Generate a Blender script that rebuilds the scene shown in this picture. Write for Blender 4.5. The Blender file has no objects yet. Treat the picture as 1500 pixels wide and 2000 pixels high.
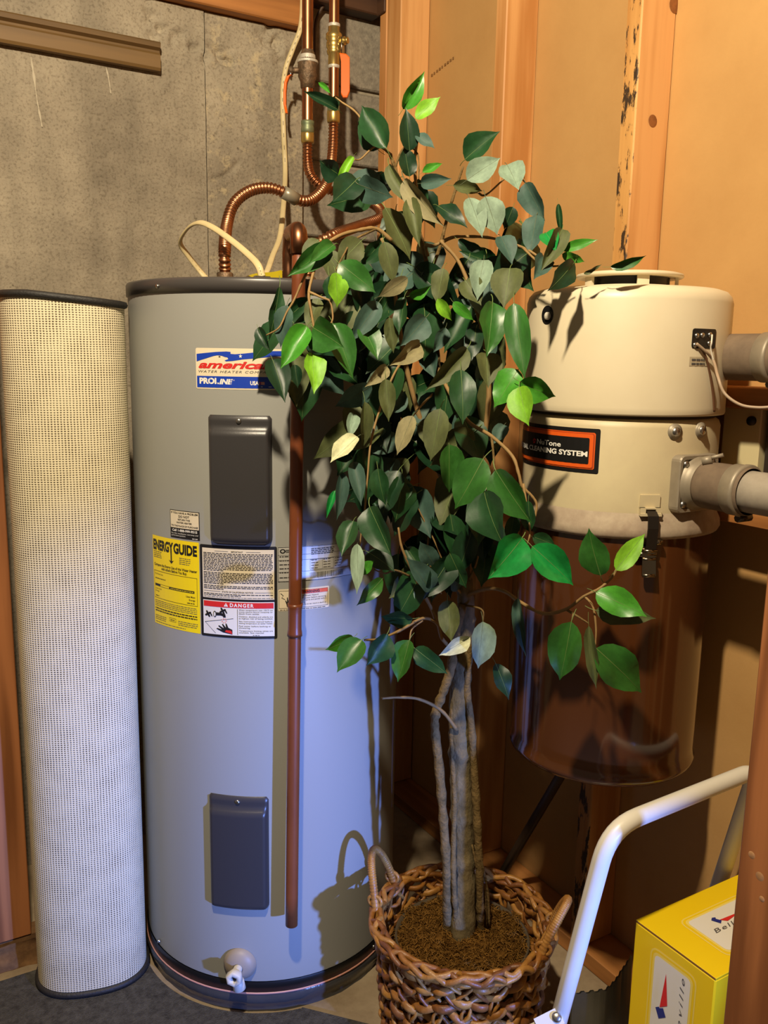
import bpy, math, random
from mathutils import Vector, Matrix, noise
from mathutils.geometry import tessellate_polygon
random.seed(7)
SC = bpy.context.scene
COL = SC.collection
PI = math.pi
rad = math.radians

# ------------------------------------------------------------------ camera
# corner of the two walls at the origin, concrete wall y=0, stud wall x=0, floor z=0
CAM = Vector((-1.35, -2.2, 1.30))
FPX, YAW, PITCH, ROLL = 1700.0, rad(59), rad(10.2), rad(1.0)
_fh = Vector((math.cos(YAW), math.sin(YAW), 0)); _rt = Vector((math.sin(YAW), -math.cos(YAW), 0)); _up = Vector((0, 0, 1))
CF = _fh*math.cos(PITCH) - _up*math.sin(PITCH)
_u = _up*math.cos(PITCH) + _fh*math.sin(PITCH)
CR = _rt*math.cos(ROLL) + _u*math.sin(ROLL)
CU = _u*math.cos(ROLL) - _rt*math.sin(ROLL)
cd = bpy.data.cameras.new('camera'); cam = bpy.data.objects.new('camera', cd); COL.objects.link(cam)
cd.sensor_fit = 'HORIZONTAL'; cd.sensor_width = 36; cd.lens = FPX*36/1500; cd.clip_start = .02
M = Matrix.Identity(4)
for i in range(3):
    M[i][0], M[i][1], M[i][2], M[i][3] = CR[i], CU[i], -CF[i], CAM[i]
cam.matrix_world = M
SC.camera = cam

def ray(px, py):
    return CF*FPX + CR*(px-750) + CU*(1000-py)
def at_depth(px, py, d):
    r = ray(px, py); return CAM + r*(d/r.dot(CF))
def at_plane(px, py, ax, v):
    r = ray(px, py); return CAM + r*((v-CAM[ax])/r[ax])
def at_cyl(px, py, c, R):
    d = ray(px, py); ox, oy = CAM.x-c[0], CAM.y-c[1]
    a = d.x*d.x+d.y*d.y; b = 2*(ox*d.x+oy*d.y); k = ox*ox+oy*oy-R*R; D = b*b-4*a*k
    t = (-b-math.sqrt(D))/(2*a) if D > 0 else None
    return None if t is None else CAM + d*t
def depth(P): return (Vector(P)-CAM).dot(CF)

# ------------------------------------------------------------------ world, lights, exposure
w = bpy.data.worlds.new('world'); SC.world = w; w.use_nodes = True
w.node_tree.nodes['Background'].inputs[0].default_value = (1.0, .80, .56, 1)
w.node_tree.nodes['Background'].inputs[1].default_value = .10
def light(name, kind, loc, energy, color, size=.05, target=None, **kw):
    ld = bpy.data.lights.new(name, kind); ld.energy = energy; ld.color = color
    if kind in ('POINT', 'SPOT'): ld.shadow_soft_size = size
    for k, v in kw.items(): setattr(ld, k, v)
    o = bpy.data.objects.new(name, ld); COL.objects.link(o); o.location = loc
    if target: o.rotation_euler = (Vector(target)-Vector(loc)).to_track_quat('-Z', 'Y').to_euler()
    return o
light('ceiling_bulb', 'POINT', (-1.32, -1.74, 2.42), 165, (1.0, .84, .60), .035)
light('low_daylight', 'SPOT', (-.41, -2.95, .54), 330, (.17, .31, 1.0), .03, target=(-.77, -.70, .41), spot_size=rad(33), spot_blend=.95)
SC.view_settings.view_transform = 'Standard'; SC.view_settings.look = 'None'
SC.view_settings.exposure = 0.16; SC.view_settings.gamma = 1.0; SC.view_settings.use_curve_mapping = False

# ------------------------------------------------------------------ materials
def lin(c):
    return tuple(((v/255)/12.92 if v/255 <= .04045 else ((v/255+.055)/1.055)**2.4) for v in c)
MATS = {}
def mat(name, rgb, rough=.6, metal=0, spec=.5, noise_amt=0, noise_scale=8, bump=0, bump_scale=40, stretch=(1, 1, 1), coat=0, rgb2=None, detail=6, extra=None):
    if name in MATS: return MATS[name]
    m = bpy.data.materials.new(name); m.use_nodes = True; nt = m.node_tree; N = nt.nodes; L = nt.links
    b = N['Principled BSDF']; c = lin(rgb)
    b.inputs['Base Color'].default_value = (*c, 1); b.inputs['Roughness'].default_value = rough
    b.inputs['Metallic'].default_value = metal; b.inputs['Specular IOR Level'].default_value = spec
    b.inputs['Coat Weight'].default_value = coat; b.inputs['Coat Roughness'].default_value = .08
    if noise_amt or bump or rgb2:
        tc = N.new('ShaderNodeTexCoord'); mp = N.new('ShaderNodeMapping'); mp.inputs['Scale'].default_value = stretch
        L.new(tc.outputs['Object'], mp.inputs['Vector'])
        if noise_amt or rgb2:
            nz = N.new('ShaderNodeTexNoise'); nz.inputs['Scale'].default_value = noise_scale; nz.inputs['Detail'].default_value = detail
            nz.inputs['Roughness'].default_value = .65
            L.new(mp.outputs[0], nz.inputs['Vector'])
            cr = N.new('ShaderNodeValToRGB'); cr.color_ramp.elements[0].position = .3; cr.color_ramp.elements[1].position = .7
            c2 = lin(rgb2) if rgb2 else tuple(v*(1-noise_amt) for v in c)
            cr.color_ramp.elements[0].color = (*c2, 1); cr.color_ramp.elements[1].color = (*c, 1)
            L.new(nz.outputs['Fac'], cr.inputs[0]); L.new(cr.outputs[0], b.inputs['Base Color'])
        if bump:
            n2 = N.new('ShaderNodeTexNoise'); n2.inputs['Scale'].default_value = bump_scale; n2.inputs['Detail'].default_value = 5
            L.new(mp.outputs[0], n2.inputs['Vector'])
            bp = N.new('ShaderNodeBump'); bp.inputs['Strength'].default_value = bump; bp.inputs['Distance'].default_value = .004
            L.new(n2.outputs['Fac'], bp.inputs['Height']); L.new(bp.outputs[0], b.inputs['Normal'])
    if extra: extra(m, N, L, b)
    MATS[name] = m
    return m

def wood(name, dark, light_, axis='z', ring=26, rough=.6, bump=.12):
    if name in MATS: return MATS[name]
    m = bpy.data.materials.new(name); m.use_nodes = True; nt = m.node_tree; N = nt.nodes; L = nt.links; b = N['Principled BSDF']
    tc = N.new('ShaderNodeTexCoord'); mp = N.new('ShaderNodeMapping')
    s = {'x': (.07, 1, 1), 'y': (1, .07, 1), 'z': (1, 1, .07)}[axis]
    mp.inputs['Scale'].default_value = s
    L.new(tc.outputs['Object'], mp.inputs['Vector'])
    n1 = N.new('ShaderNodeTexNoise'); n1.inputs['Scale'].default_value = 9; n1.inputs['Detail'].default_value = 2; L.new(mp.outputs[0], n1.inputs['Vector'])
    mul = N.new('ShaderNodeMath'); mul.operation = 'MULTIPLY'; mul.inputs[1].default_value = ring; L.new(n1.outputs['Fac'], mul.inputs[0])
    sn = N.new('ShaderNodeMath'); sn.operation = 'SINE'; L.new(mul.outputs[0], sn.inputs[0])
    n2 = N.new('ShaderNodeTexNoise'); n2.inputs['Scale'].default_value = 90; n2.inputs['Detail'].default_value = 4; L.new(mp.outputs[0], n2.inputs['Vector'])
    ad = N.new('ShaderNodeMath'); ad.operation = 'MULTIPLY_ADD'; ad.inputs[1].default_value = .32; ad.inputs[2].default_value = .25; L.new(sn.outputs[0], ad.inputs[0])
    a2 = N.new('ShaderNodeMath'); a2.operation = 'MULTIPLY_ADD'; a2.inputs[1].default_value = .55; L.new(n2.outputs['Fac'], a2.inputs[0]); L.new(ad.outputs[0], a2.inputs[2])
    cr = N.new('ShaderNodeValToRGB'); cr.color_ramp.elements[0].position = .2; cr.color_ramp.elements[1].position = .8
    cr.color_ramp.elements[0].color = (*lin(dark), 1); cr.color_ramp.elements[1].color = (*lin(light_), 1)
    L.new(a2.outputs[0], cr.inputs[0]); L.new(cr.outputs[0], b.inputs['Base Color'])
    bp = N.new('ShaderNodeBump'); bp.inputs['Strength'].default_value = bump; bp.inputs['Distance'].default_value = .002
    L.new(a2.outputs[0], bp.inputs['Height']); L.new(bp.outputs[0], b.inputs['Normal'])
    b.inputs['Roughness'].default_value = rough
    MATS[name] = m; return m

def concrete_mat():
    m = bpy.data.materials.new('poured_concrete'); m.use_nodes = True; nt = m.node_tree; N = nt.nodes; L = nt.links; b = N['Principled BSDF']
    tc = N.new('ShaderNodeTexCoord')
    def nz(scale, det, st=(1, 1, 1), rg=.6):
        mp = N.new('ShaderNodeMapping'); mp.inputs['Scale'].default_value = st; L.new(tc.outputs['Object'], mp.inputs['Vector'])
        n = N.new('ShaderNodeTexNoise'); n.inputs['Scale'].default_value = scale; n.inputs['Detail'].default_value = det; n.inputs['Roughness'].default_value = rg
        L.new(mp.outputs[0], n.inputs['Vector']); return n.outputs['Fac']
    def ramp(src, p0, c0, p1, c1):
        r = N.new('ShaderNodeValToRGB'); r.color_ramp.elements[0].position = p0; r.color_ramp.elements[0].color = (*c0, 1)
        r.color_ramp.elements[1].position = p1; r.color_ramp.elements[1].color = (*c1, 1); L.new(src, r.inputs[0]); return r.outputs[0]
    def mix(kind, fac, a, c):
        x = N.new('ShaderNodeMix'); x.data_type = 'RGBA'; x.blend_type = kind
        if isinstance(fac, float): x.inputs[0].default_value = fac
        else: L.new(fac, x.inputs[0])
        L.new(a, x.inputs[6]); 
        if isinstance(c, tuple): x.inputs[7].default_value = (*c, 1)
        else: L.new(c, x.inputs[7])
        return x.outputs[2]
    base = ramp(nz(3.2, 8), .32, lin((130, 120, 104)), .68, lin((180, 168, 146)))
    streak = ramp(nz(14, 6, (1, 1, .16)), .35, (.72, .72, .72), .62, (1, 1, 1))
    col = mix('MULTIPLY', .7, base, streak)
    fine = ramp(nz(160, 4), .36, (.62, .6, .58), .5, (1, 1, 1))
    col = mix('MULTIPLY', .75, col, fine)
    spots = ramp(nz(20, 8, rg=.75), .54, (0, 0, 0), .66, (1, 1, 1))
    sx = N.new('ShaderNodeSeparateXYZ'); L.new(tc.outputs['Object'], sx.inputs[0])
    gt = N.new('ShaderNodeMath'); gt.operation = 'GREATER_THAN'; gt.inputs[1].default_value = -.56; L.new(sx.outputs[0], gt.inputs[0])
    mu = N.new('ShaderNodeMath'); mu.operation = 'MULTIPLY'; L.new(spots, mu.inputs[0]); L.new(gt.outputs[0], mu.inputs[1])
    mu2 = N.new('ShaderNodeMath'); mu2.operation = 'MULTIPLY'; mu2.inputs[1].default_value = .6; L.new(mu.outputs[0], mu2.inputs[0])
    col = mix('MIX', mu2.outputs[0], col, lin((196, 178, 140)))
    pits = ramp(nz(55, 3), .66, (1, 1, 1), .74, (.42, .4, .36))
    col = mix('MULTIPLY', .8, col, pits)
    L.new(col, b.inputs['Base Color']); b.inputs['Roughness'].default_value = .9; b.inputs['Specular IOR Level'].default_value = .2
    h = N.new('ShaderNodeMath'); h.operation = 'ADD'; L.new(nz(120, 6), h.inputs[0]); L.new(nz(22, 6), h.inputs[1])
    bp = N.new('ShaderNodeBump'); bp.inputs['Strength'].default_value = .35; bp.inputs['Distance'].default_value = .006
    L.new(h.outputs[0], bp.inputs['Height']); L.new(bp.outputs[0], b.inputs['Normal'])
    return m
MATS['concrete'] = concrete_mat()

def weave_mat():
    m = bpy.data.materials.new('woven_jute'); m.use_nodes = True; nt = m.node_tree; N = nt.nodes; L = nt.links; b = N['Principled BSDF']
    uv = N.new('ShaderNodeUVMap'); uv.uv_map = 'UVMap'
    nw = N.new('ShaderNodeTexNoise'); nw.inputs['Scale'].default_value = 60; nw.inputs['Detail'].default_value = 3; L.new(uv.outputs[0], nw.inputs['Vector'])
    ns = N.new('ShaderNodeVectorMath'); ns.operation = 'SCALE'; ns.inputs[3].default_value = .0022; L.new(nw.outputs['Color'], ns.inputs[0])
    va = N.new('ShaderNodeVectorMath'); va.operation = 'ADD'; L.new(uv.outputs[0], va.inputs[0]); L.new(ns.outputs[0], va.inputs[1])
    sx = N.new('ShaderNodeSeparateXYZ'); L.new(va.outputs[0], sx.inputs[0])
    def wave(out, pitch):
        a = N.new('ShaderNodeMath'); a.operation = 'MULTIPLY'; a.inputs[1].default_value = 2*PI/pitch; L.new(out, a.inputs[0])
        s = N.new('ShaderNodeMath'); s.operation = 'SINE'; L.new(a.outputs[0], s.inputs[0])
        q = N.new('ShaderNodeMath'); q.operation = 'MULTIPLY_ADD'; q.inputs[1].default_value = .5; q.inputs[2].default_value = .5; L.new(s.outputs[0], q.inputs[0]); return q.outputs[0]
    a = wave(sx.outputs[0], .0056); c = wave(sx.outputs[1], .0042)
    pr = N.new('ShaderNodeMath'); pr.operation = 'MULTIPLY'; L.new(a, pr.inputs[0]); L.new(c, pr.inputs[1])
    n2 = N.new('ShaderNodeTexNoise'); n2.inputs['Scale'].default_value = 22; n2.inputs['Detail'].default_value = 5; L.new(uv.outputs[0], n2.inputs['Vector'])
    ad = N.new('ShaderNodeMath'); ad.operation = 'MULTIPLY_ADD'; ad.inputs[1].default_value = .75; ad.inputs[2].default_value = -.38; L.new(n2.outputs['Fac'], ad.inputs[0])
    su = N.new('ShaderNodeMath'); su.operation = 'ADD'; L.new(pr.outputs[0], su.inputs[0]); L.new(ad.outputs[0], su.inputs[1])
    cr = N.new('ShaderNodeValToRGB'); e = cr.color_ramp.elements
    e[0].position = .28; e[0].color = (*lin((228, 216, 182)), 1); e[1].position = .8; e[1].color = (*lin((84, 72, 54)), 1)
    L.new(su.outputs[0], cr.inputs[0]); L.new(cr.outputs[0], b.inputs['Base Color'])
    b.inputs['Roughness'].default_value = .95; b.inputs['Specular IOR Level'].default_value = .1
    iv = N.new('ShaderNodeMath'); iv.operation = 'SUBTRACT'; iv.inputs[0].default_value = 1; L.new(su.outputs[0], iv.inputs[1])
    bp = N.new('ShaderNodeBump'); bp.inputs['Strength'].default_value = .6; bp.inputs['Distance'].default_value = .002
    L.new(iv.outputs[0], bp.inputs['Height']); L.new(bp.outputs[0], b.inputs['Normal'])
    return m
MATS['weave'] = weave_mat()

def bark_edge_mat():
    m = wood('stud_bark_base', (168, 112, 52), (212, 160, 92)).copy(); m.name = 'waney_edge_wood'
    N = m.node_tree.nodes; L = m.node_tree.links; b = N['Principled BSDF']
    src = b.inputs['Base Color'].links[0].from_socket
    tc = N.new('ShaderNodeTexCoord'); mp = N.new('ShaderNodeMapping'); mp.inputs['Scale'].default_value = (1, 1.6, .42); L.new(tc.outputs['Object'], mp.inputs['Vector'])
    n = N.new('ShaderNodeTexNoise'); n.inputs['Scale'].default_value = 34; n.inputs['Detail'].default_value = 7; n.inputs['Roughness'].default_value = .7; L.new(mp.outputs[0], n.inputs['Vector'])
    r = N.new('ShaderNodeValToRGB'); r.color_ramp.elements[0].position = .53; r.color_ramp.elements[1].position = .57; L.new(n.outputs['Fac'], r.inputs[0])
    x = N.new('ShaderNodeMix'); x.data_type = 'RGBA'; L.new(r.outputs[0], x.inputs[0]); L.new(src, x.inputs[6]); x.inputs[7].default_value = (*lin((58, 42, 26)), 1)
    L.new(x.outputs[2], b.inputs['Base Color']); return m

WOOD = wood('stud_pine', (184, 126, 68), (218, 164, 104))
WOOD2 = wood('stud_fir', (178, 118, 60), (212, 152, 92), ring=38)
WOODX = wood('sill_fir', (132, 82, 36), (176, 116, 58), 'x', ring=20)
WOODY = wood('plate_fir', (140, 88, 40), (184, 124, 66), 'y', ring=20)
WOODR = wood('post_fir', (128, 76, 38), (170, 108, 62), ring=30)
RAILW = wood('rail_wood', (84, 62, 32), (116, 88, 48), 'x', ring=14)
WOODD = wood('dark_beam', (52, 32, 20), (78, 50, 30), 'x')
PAPER = mat('wallboard_paper', (192, 150, 94), .9, spec=.15, rgb2=(182, 140, 86), noise_scale=5, bump=.06, bump_scale=160)
BLOCK = mat('block_grey', (160, 150, 132), .95, spec=.15, rgb2=(118, 110, 98), noise_scale=60, bump=.5, bump_scale=140)
MORTAR = mat('mortar', (172, 160, 138), .95, spec=.1, noise_amt=.25, noise_scale=50, bump=.4)
FLOORM = mat('floor_concrete', (168, 150, 122), .85, spec=.2, rgb2=(130, 112, 88), noise_scale=9, bump=.2, bump_scale=80)
CARPETM = mat('carpet_grey', (92, 90, 86), 1, spec=.05, rgb2=(58, 56, 54), noise_scale=70, bump=.9, bump_scale=380, detail=8)
GREY = mat('heater_enamel', (154, 154, 148), .42, spec=.45, bump=.02, bump_scale=220)
LID = mat('heater_lid_plastic', (72, 68, 66), .32, spec=.5)
PANEL = mat('black_panel_plastic', (58, 56, 57), .34, spec=.5, bump=.03, bump_scale=300)
BLACKP = mat('black_plastic', (22, 21, 21), .4)
STEEL = mat('zinc_steel', (186, 184, 178), .3, metal=1)
WHITEP = mat('white_plastic', (214, 206, 188), .45)
TANP = mat('tan_washer', (158, 144, 126), .5)
PINK = mat('copper_foil_edge', (206, 150, 132), .4)
FILM = mat('dark_shrink_film', (66, 66, 68), .18, spec=.6, bump=.5, bump_scale=30)
COPPER = mat('copper_pipe', (190, 134, 98), .34, metal=1, rgb2=(128, 84, 58), noise_scale=14, stretch=(1, 1, .4))
COPPER2 = mat('copper_flex', (186, 128, 92), .36, metal=1, noise_amt=.25, noise_scale=30)
TARN = mat('tarnished_bronze', (140, 112, 84), .55, metal=.6, rgb2=(84, 72, 58), noise_scale=60, bump=.8, bump_scale=90)
PATINA = mat('patina_copper', (150, 150, 110), .5, metal=.6, rgb2=(110, 130, 104), noise_scale=60)
BRASS = mat('brass', (206, 176, 104), .34, metal=.85, noise_amt=.2, noise_scale=30)
SOLDER = mat('solder_flux', (206, 200, 186), .55, metal=.3, bump=.4, bump_scale=120)
ORANGE = mat('orange_vinyl', (238, 108, 26), .4)
DISCH = mat('discharge_pipe_brown', (132, 72, 40), .36, spec=.5, rgb2=(104, 54, 30), noise_scale=10, stretch=(1, 1, .3))
CABLE = mat('cream_cable', (218, 198, 148), .5, noise_amt=.12, noise_scale=40)
CABLED = mat('cable_print', (128, 110, 76), .6)
YELLOWT = mat('yellow_tag', (176, 160, 24), .4)
TAPE = mat('grey_tape', (150, 142, 122), .35, metal=.3)
BEIGE = mat('beige_enamel', (218, 206, 176), .4, spec=.45, rgb2=(210, 196, 164), noise_scale=4)
DUSTY = mat('dusty_beige', (178, 162, 138), .75, rgb2=(146, 126, 106), noise_scale=26, bump=.2)
LOWERB = mat('lower_housing_beige', (206, 192, 152), .5, rgb2=(190, 174, 140), noise_scale=7)
BROWN = mat('brown_enamel', (82, 46, 22), .13, spec=.5, coat=.5)
BROWND = mat('brown_rim', (54, 30, 16), .25)
GASKET = mat('gasket_dark', (60, 52, 42), .8)
HOSE = mat('dusty_rubber', (118, 100, 80), .85, rgb2=(98, 82, 66), noise_scale=30, bump=.15)
PVC = mat('grey_pvc', (170, 160, 144), .55, rgb2=(140, 130, 116), noise_scale=18)
CLAMP = mat('dusty_clamp', (156, 144, 124), .5, metal=.3, noise_amt=.2, noise_scale=40)
CHROME = mat('latch_chrome', (150, 140, 120), .22, metal=1)
DARKST = mat('dark_steel', (66, 60, 54), .35, metal=.8)
WIREM = mat('wire_tan', (162, 140, 116), .5)
WIREB = mat('wire_brown', (98, 66, 44), .5)
WHITEE = mat('white_enamel', (226, 220, 204), .35, noise_amt=.06, noise_scale=14)
YELLOWB = mat('yellow_card', (244, 206, 16), .42, noise_amt=.06, noise_scale=6, bump=.04, bump_scale=30)
CARDE = mat('raw_card_edge', (128, 88, 30), .9)
GALV = mat('dull_sheet_metal', (88, 86, 80), .38, metal=.6, noise_amt=.3, noise_scale=14)
MOSS = mat('dry_moss', (112, 78, 32), 1, spec=.05, rgb2=(70, 46, 18), noise_scale=60, bump=1, bump_scale=160)
MOSS2 = mat('moss_strand', (142, 102, 46), .9, spec=.1, noise_amt=.5, noise_scale=30)
POT = mat('grey_pot', (74, 62, 44), .85)
BARK = mat('ficus_bark', (132, 116, 84), .9, spec=.15, rgb2=(84, 74, 50), noise_scale=34, bump=.9, bump_scale=110, stretch=(1, 1, .55))
VINE = mat('vine_bark', (128, 104, 66), .9, spec=.15, rgb2=(88, 72, 42), noise_scale=50, bump=.8, bump_scale=140)
TWIG = mat('twig', (148, 118, 70), .7, noise_amt=.3, noise_scale=30)
STEMG = mat('green_stem', (98, 118, 60), .6)
WICK = [mat('wicker_a', (162, 108, 46), .45, rgb2=(112, 68, 26), noise_scale=40, bump=.3, bump_scale=120),
        mat('wicker_b', (138, 84, 36), .45, rgb2=(92, 54, 22), noise_scale=40, bump=.3, bump_scale=120),
        mat('wicker_c', (182, 132, 64), .42, rgb2=(138, 90, 40), noise_scale=40, bump=.3, bump_scale=120)]
PAPERW = mat('sticker_white', (226, 220, 204), .5); PAPERC = mat('sticker_cream', (228, 214, 184), .5)
INK = mat('print_black', (24, 22, 22), .55); INKG = mat('print_grey', (84, 80, 76), .6)
RED = mat('print_red', (212, 40, 36), .5); BLUE = mat('print_blue', (20, 62, 178), .45); YEL = mat('print_yellow', (248, 218, 20), .5)
ORP = mat('print_orange', (224, 92, 24), .45); NAVY = mat('print_navy', (34, 44, 120), .5); WHI = mat('print_white', (236, 232, 222), .5)
PALEY = mat('print_pale_yellow', (240, 214, 96), .5); SILV = mat('sticker_silver', (196, 194, 188), .35, metal=.2)
CREAMBOX = mat('cream_box', (206, 194, 150), .55); 

# ------------------------------------------------------------------ mesh helpers
class MB:
    def __init__(s): s.v = []; s.f = []; s.m = []; s.uv = {}; s.smooth = []
    def add(s, verts, faces, mi=0, smooth=True):
        o = len(s.v); s.v += [tuple(p) for p in verts]
        for f in faces: s.f.append(tuple(i+o for i in f)); s.m.append(mi); s.smooth.append(smooth)
        return o
    def box(s, lo, hi, mi=0, bev=0):
        x0, y0, z0 = lo; x1, y1, z1 = hi
        if bev <= 0:
            v = [(x, y, z) for z in (z0, z1) for y in (y0, y1) for x in (x0, x1)]
            s.add(v, [(0, 2, 3, 1), (4, 5, 7, 6), (0, 1, 5, 4), (2, 6, 7, 3), (0, 4, 6, 2), (1, 3, 7, 5)], mi, False); return
        b = bev; v = []; idx = {}
        for ix, x in enumerate((x0, x1)):
            for iy, y in enumerate((y0, y1)):
                for iz, z in enumerate((z0, z1)):
                    sx = b if ix == 0 else -b; sy = b if iy == 0 else -b; sz = b if iz == 0 else -b
                    idx[ix, iy, iz, 0] = len(v); v.append((x, y+sy, z+sz))
                    idx[ix, iy, iz, 1] = len(v); v.append((x+sx, y, z+sz))
                    idx[ix, iy, iz, 2] = len(v); v.append((x+sx, y+sy, z))
        F = []
        I = lambda a, c, d, k: idx[a, c, d, k]
        for a in (0, 1):
            F += [(I(a, 0, 0, 0), I(a, 1, 0, 0), I(a, 1, 1, 0), I(a, 0, 1, 0)), (I(0, a, 0, 1), I(1, a, 0, 1), I(1, a, 1, 1), I(0, a, 1, 1)), (I(0, 0, a, 2), I(1, 0, a, 2), I(1, 1, a, 2), I(0, 1, a, 2))]
            for c in (0, 1):
                F += [(I(a, c, 0, 0), I(a, c, 1, 0), I(a, c, 1, 1), I(a, c, 0, 1)), (I(a, 0, c, 0), I(a, 1, c, 0), I(a, 1, c, 2), I(a, 0, c, 2)), (I(0, a, c, 1), I(1, a, c, 1), I(1, a, c, 2), I(0, a, c, 2))]
                for d in (0, 1): F.append((I(a, c, d, 0), I(a, c, d, 1), I(a, c, d, 2)))
        s.add(v, F, mi, False)
    def grid(s, pts, nu, nv, closed_u=False, mi=0, smooth=True):
        # pts row-major: nv rows of nu
        F = []
        for j in range(nv-1):
            for i in range(nu if closed_u else nu-1):
                k = (i+1) % nu
                F.append((j*nu+i, j*nu+k, (j+1)*nu+k, (j+1)*nu+i))
        return s.add(pts, F, mi, smooth)
    def lathe(s, prof, c=(0, 0), n=48, mi=0, cap0=False, cap1=False, axis=None, origin=None):
        # prof [(r, z)] about the vertical through c, or about axis from origin
        if axis is None: A = Vector((0, 0, 1)); O = Vector((c[0], c[1], 0)); X = Vector((1, 0, 0)); Y = Vector((0, 1, 0))
        else:
            A = Vector(axis).normalized(); O = Vector(origin); X = A.orthogonal().normalized(); Y = A.cross(X)
        pts = []
        for r, z in prof:
            for i in range(n):
                t = 2*PI*i/n; pts.append(O + A*z + X*(r*math.cos(t)) + Y*(r*math.sin(t)))
        o = s.grid(pts, n, len(prof), True, mi)
        if cap0: s.f.append(tuple(o+i for i in reversed(range(n)))); s.m.append(mi); s.smooth.append(False)
        if cap1: k = o+(len(prof)-1)*n; s.f.append(tuple(k+i for i in range(n))); s.m.append(mi); s.smooth.append(False)
    def tube(s, pts, r, n=10, mi=0, caps=True, flat=1.0, closed=False, ref=None):
        pts = [Vector(p) for p in pts]; m = len(pts); rows = []; nrm = None
        for i in range(m):
            if closed: t = (pts[(i+1) % m]-pts[i-1])
            else: t = pts[min(i+1, m-1)]-pts[max(i-1, 0)]
            t.normalize()
            if nrm is None:
                nrm = (Vector(ref) - t*Vector(ref).dot(t)).normalized() if ref is not None else t.orthogonal().normalized()
            else:
                nrm = nrm - t*nrm.dot(t)
                nrm = nrm.normalized() if nrm.length > 1e-6 else t.orthogonal().normalized()
            bn = t.cross(nrm); rr = r[i] if isinstance(r, (list, tuple)) else r
            for k in range(n):
                a = 2*PI*k/n; rows.append(pts[i] + nrm*(rr*math.cos(a)) + bn*(rr*flat*math.sin(a)))
        if closed:
            o = s.add(rows, [], mi); 
            for i in range(m):
                j = (i+1) % m
                for k in range(n):
                    l = (k+1) % n; s.f.append((o+i*n+k, o+i*n+l, o+j*n+l, o+j*n+k)); s.m.append(mi); s.smooth.append(True)
        else:
            o = s.grid(rows, n, m, True, mi)
            if caps:
                s.f.append(tuple(o+k for k in reversed(range(n)))); s.m.append(mi); s.smooth.append(False)
                s.f.append(tuple(o+(m-1)*n+k for k in range(n))); s.m.append(mi); s.smooth.append(False)
    def build(s, name, mats, parent=None, origin=None):
        me = bpy.data.meshes.new(name)
        O = Vector(origin) if origin is not None else Vector((0, 0, 0))
        me.from_pydata([tuple(Vector(p)-O) for p in s.v], [], s.f)
        if not isinstance(mats, (list, tuple)): mats = [mats]
        for m in mats: me.materials.append(m)
        me.polygons.foreach_set('material_index', s.m); me.polygons.foreach_set('use_smooth', s.smooth)
        me.update()
        o = bpy.data.objects.new(name, me); COL.objects.link(o); o.location = O
        if parent is not None: attach(o, parent)
        return o
WORLDLOC = {}
def attach(o, parent):
    o.parent = parent
    p = Vector((0, 0, 0)); q = parent
    while q is not None: p += q.location; q = q.parent
    o.location = o.location - p        # parents carry translation only
def thing(name, loc, label, cat, group=None):
    o = bpy.data.objects.new(name, None); COL.objects.link(o); o.location = loc; o.empty_display_size = .05
    return tag(o, label, cat, group)
def tag(o, label, cat, group=None):
    o['label'] = label; o['category'] = cat
    if group: o['group'] = group
    return o
def struct(o): o['kind'] = 'structure'; return o
def tri_fix(mesh): return mesh
def catmull(P, k=8):
    P = [Vector(p) for p in P]; out = []
    for i in range(len(P)-1):
        a = P[i-1] if i else P[0]*2-P[1]; b = P[i]; c = P[i+1]; d = P[i+2] if i+2 < len(P) else P[-1]*2-P[-2]
        for j in range(k):
            t = j/k; out.append(.5*((2*b)+(c-a)*t+(2*a-5*b+4*c-d)*t*t+(3*b-a-3*c+d)*t*t*t))
    out.append(P[-1]); return out
def px_path(lst, d=None, k=8):
    return catmull([at_depth(p[0], p[1], p[2] if len(p) > 2 else d) for p in lst], k)

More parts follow.
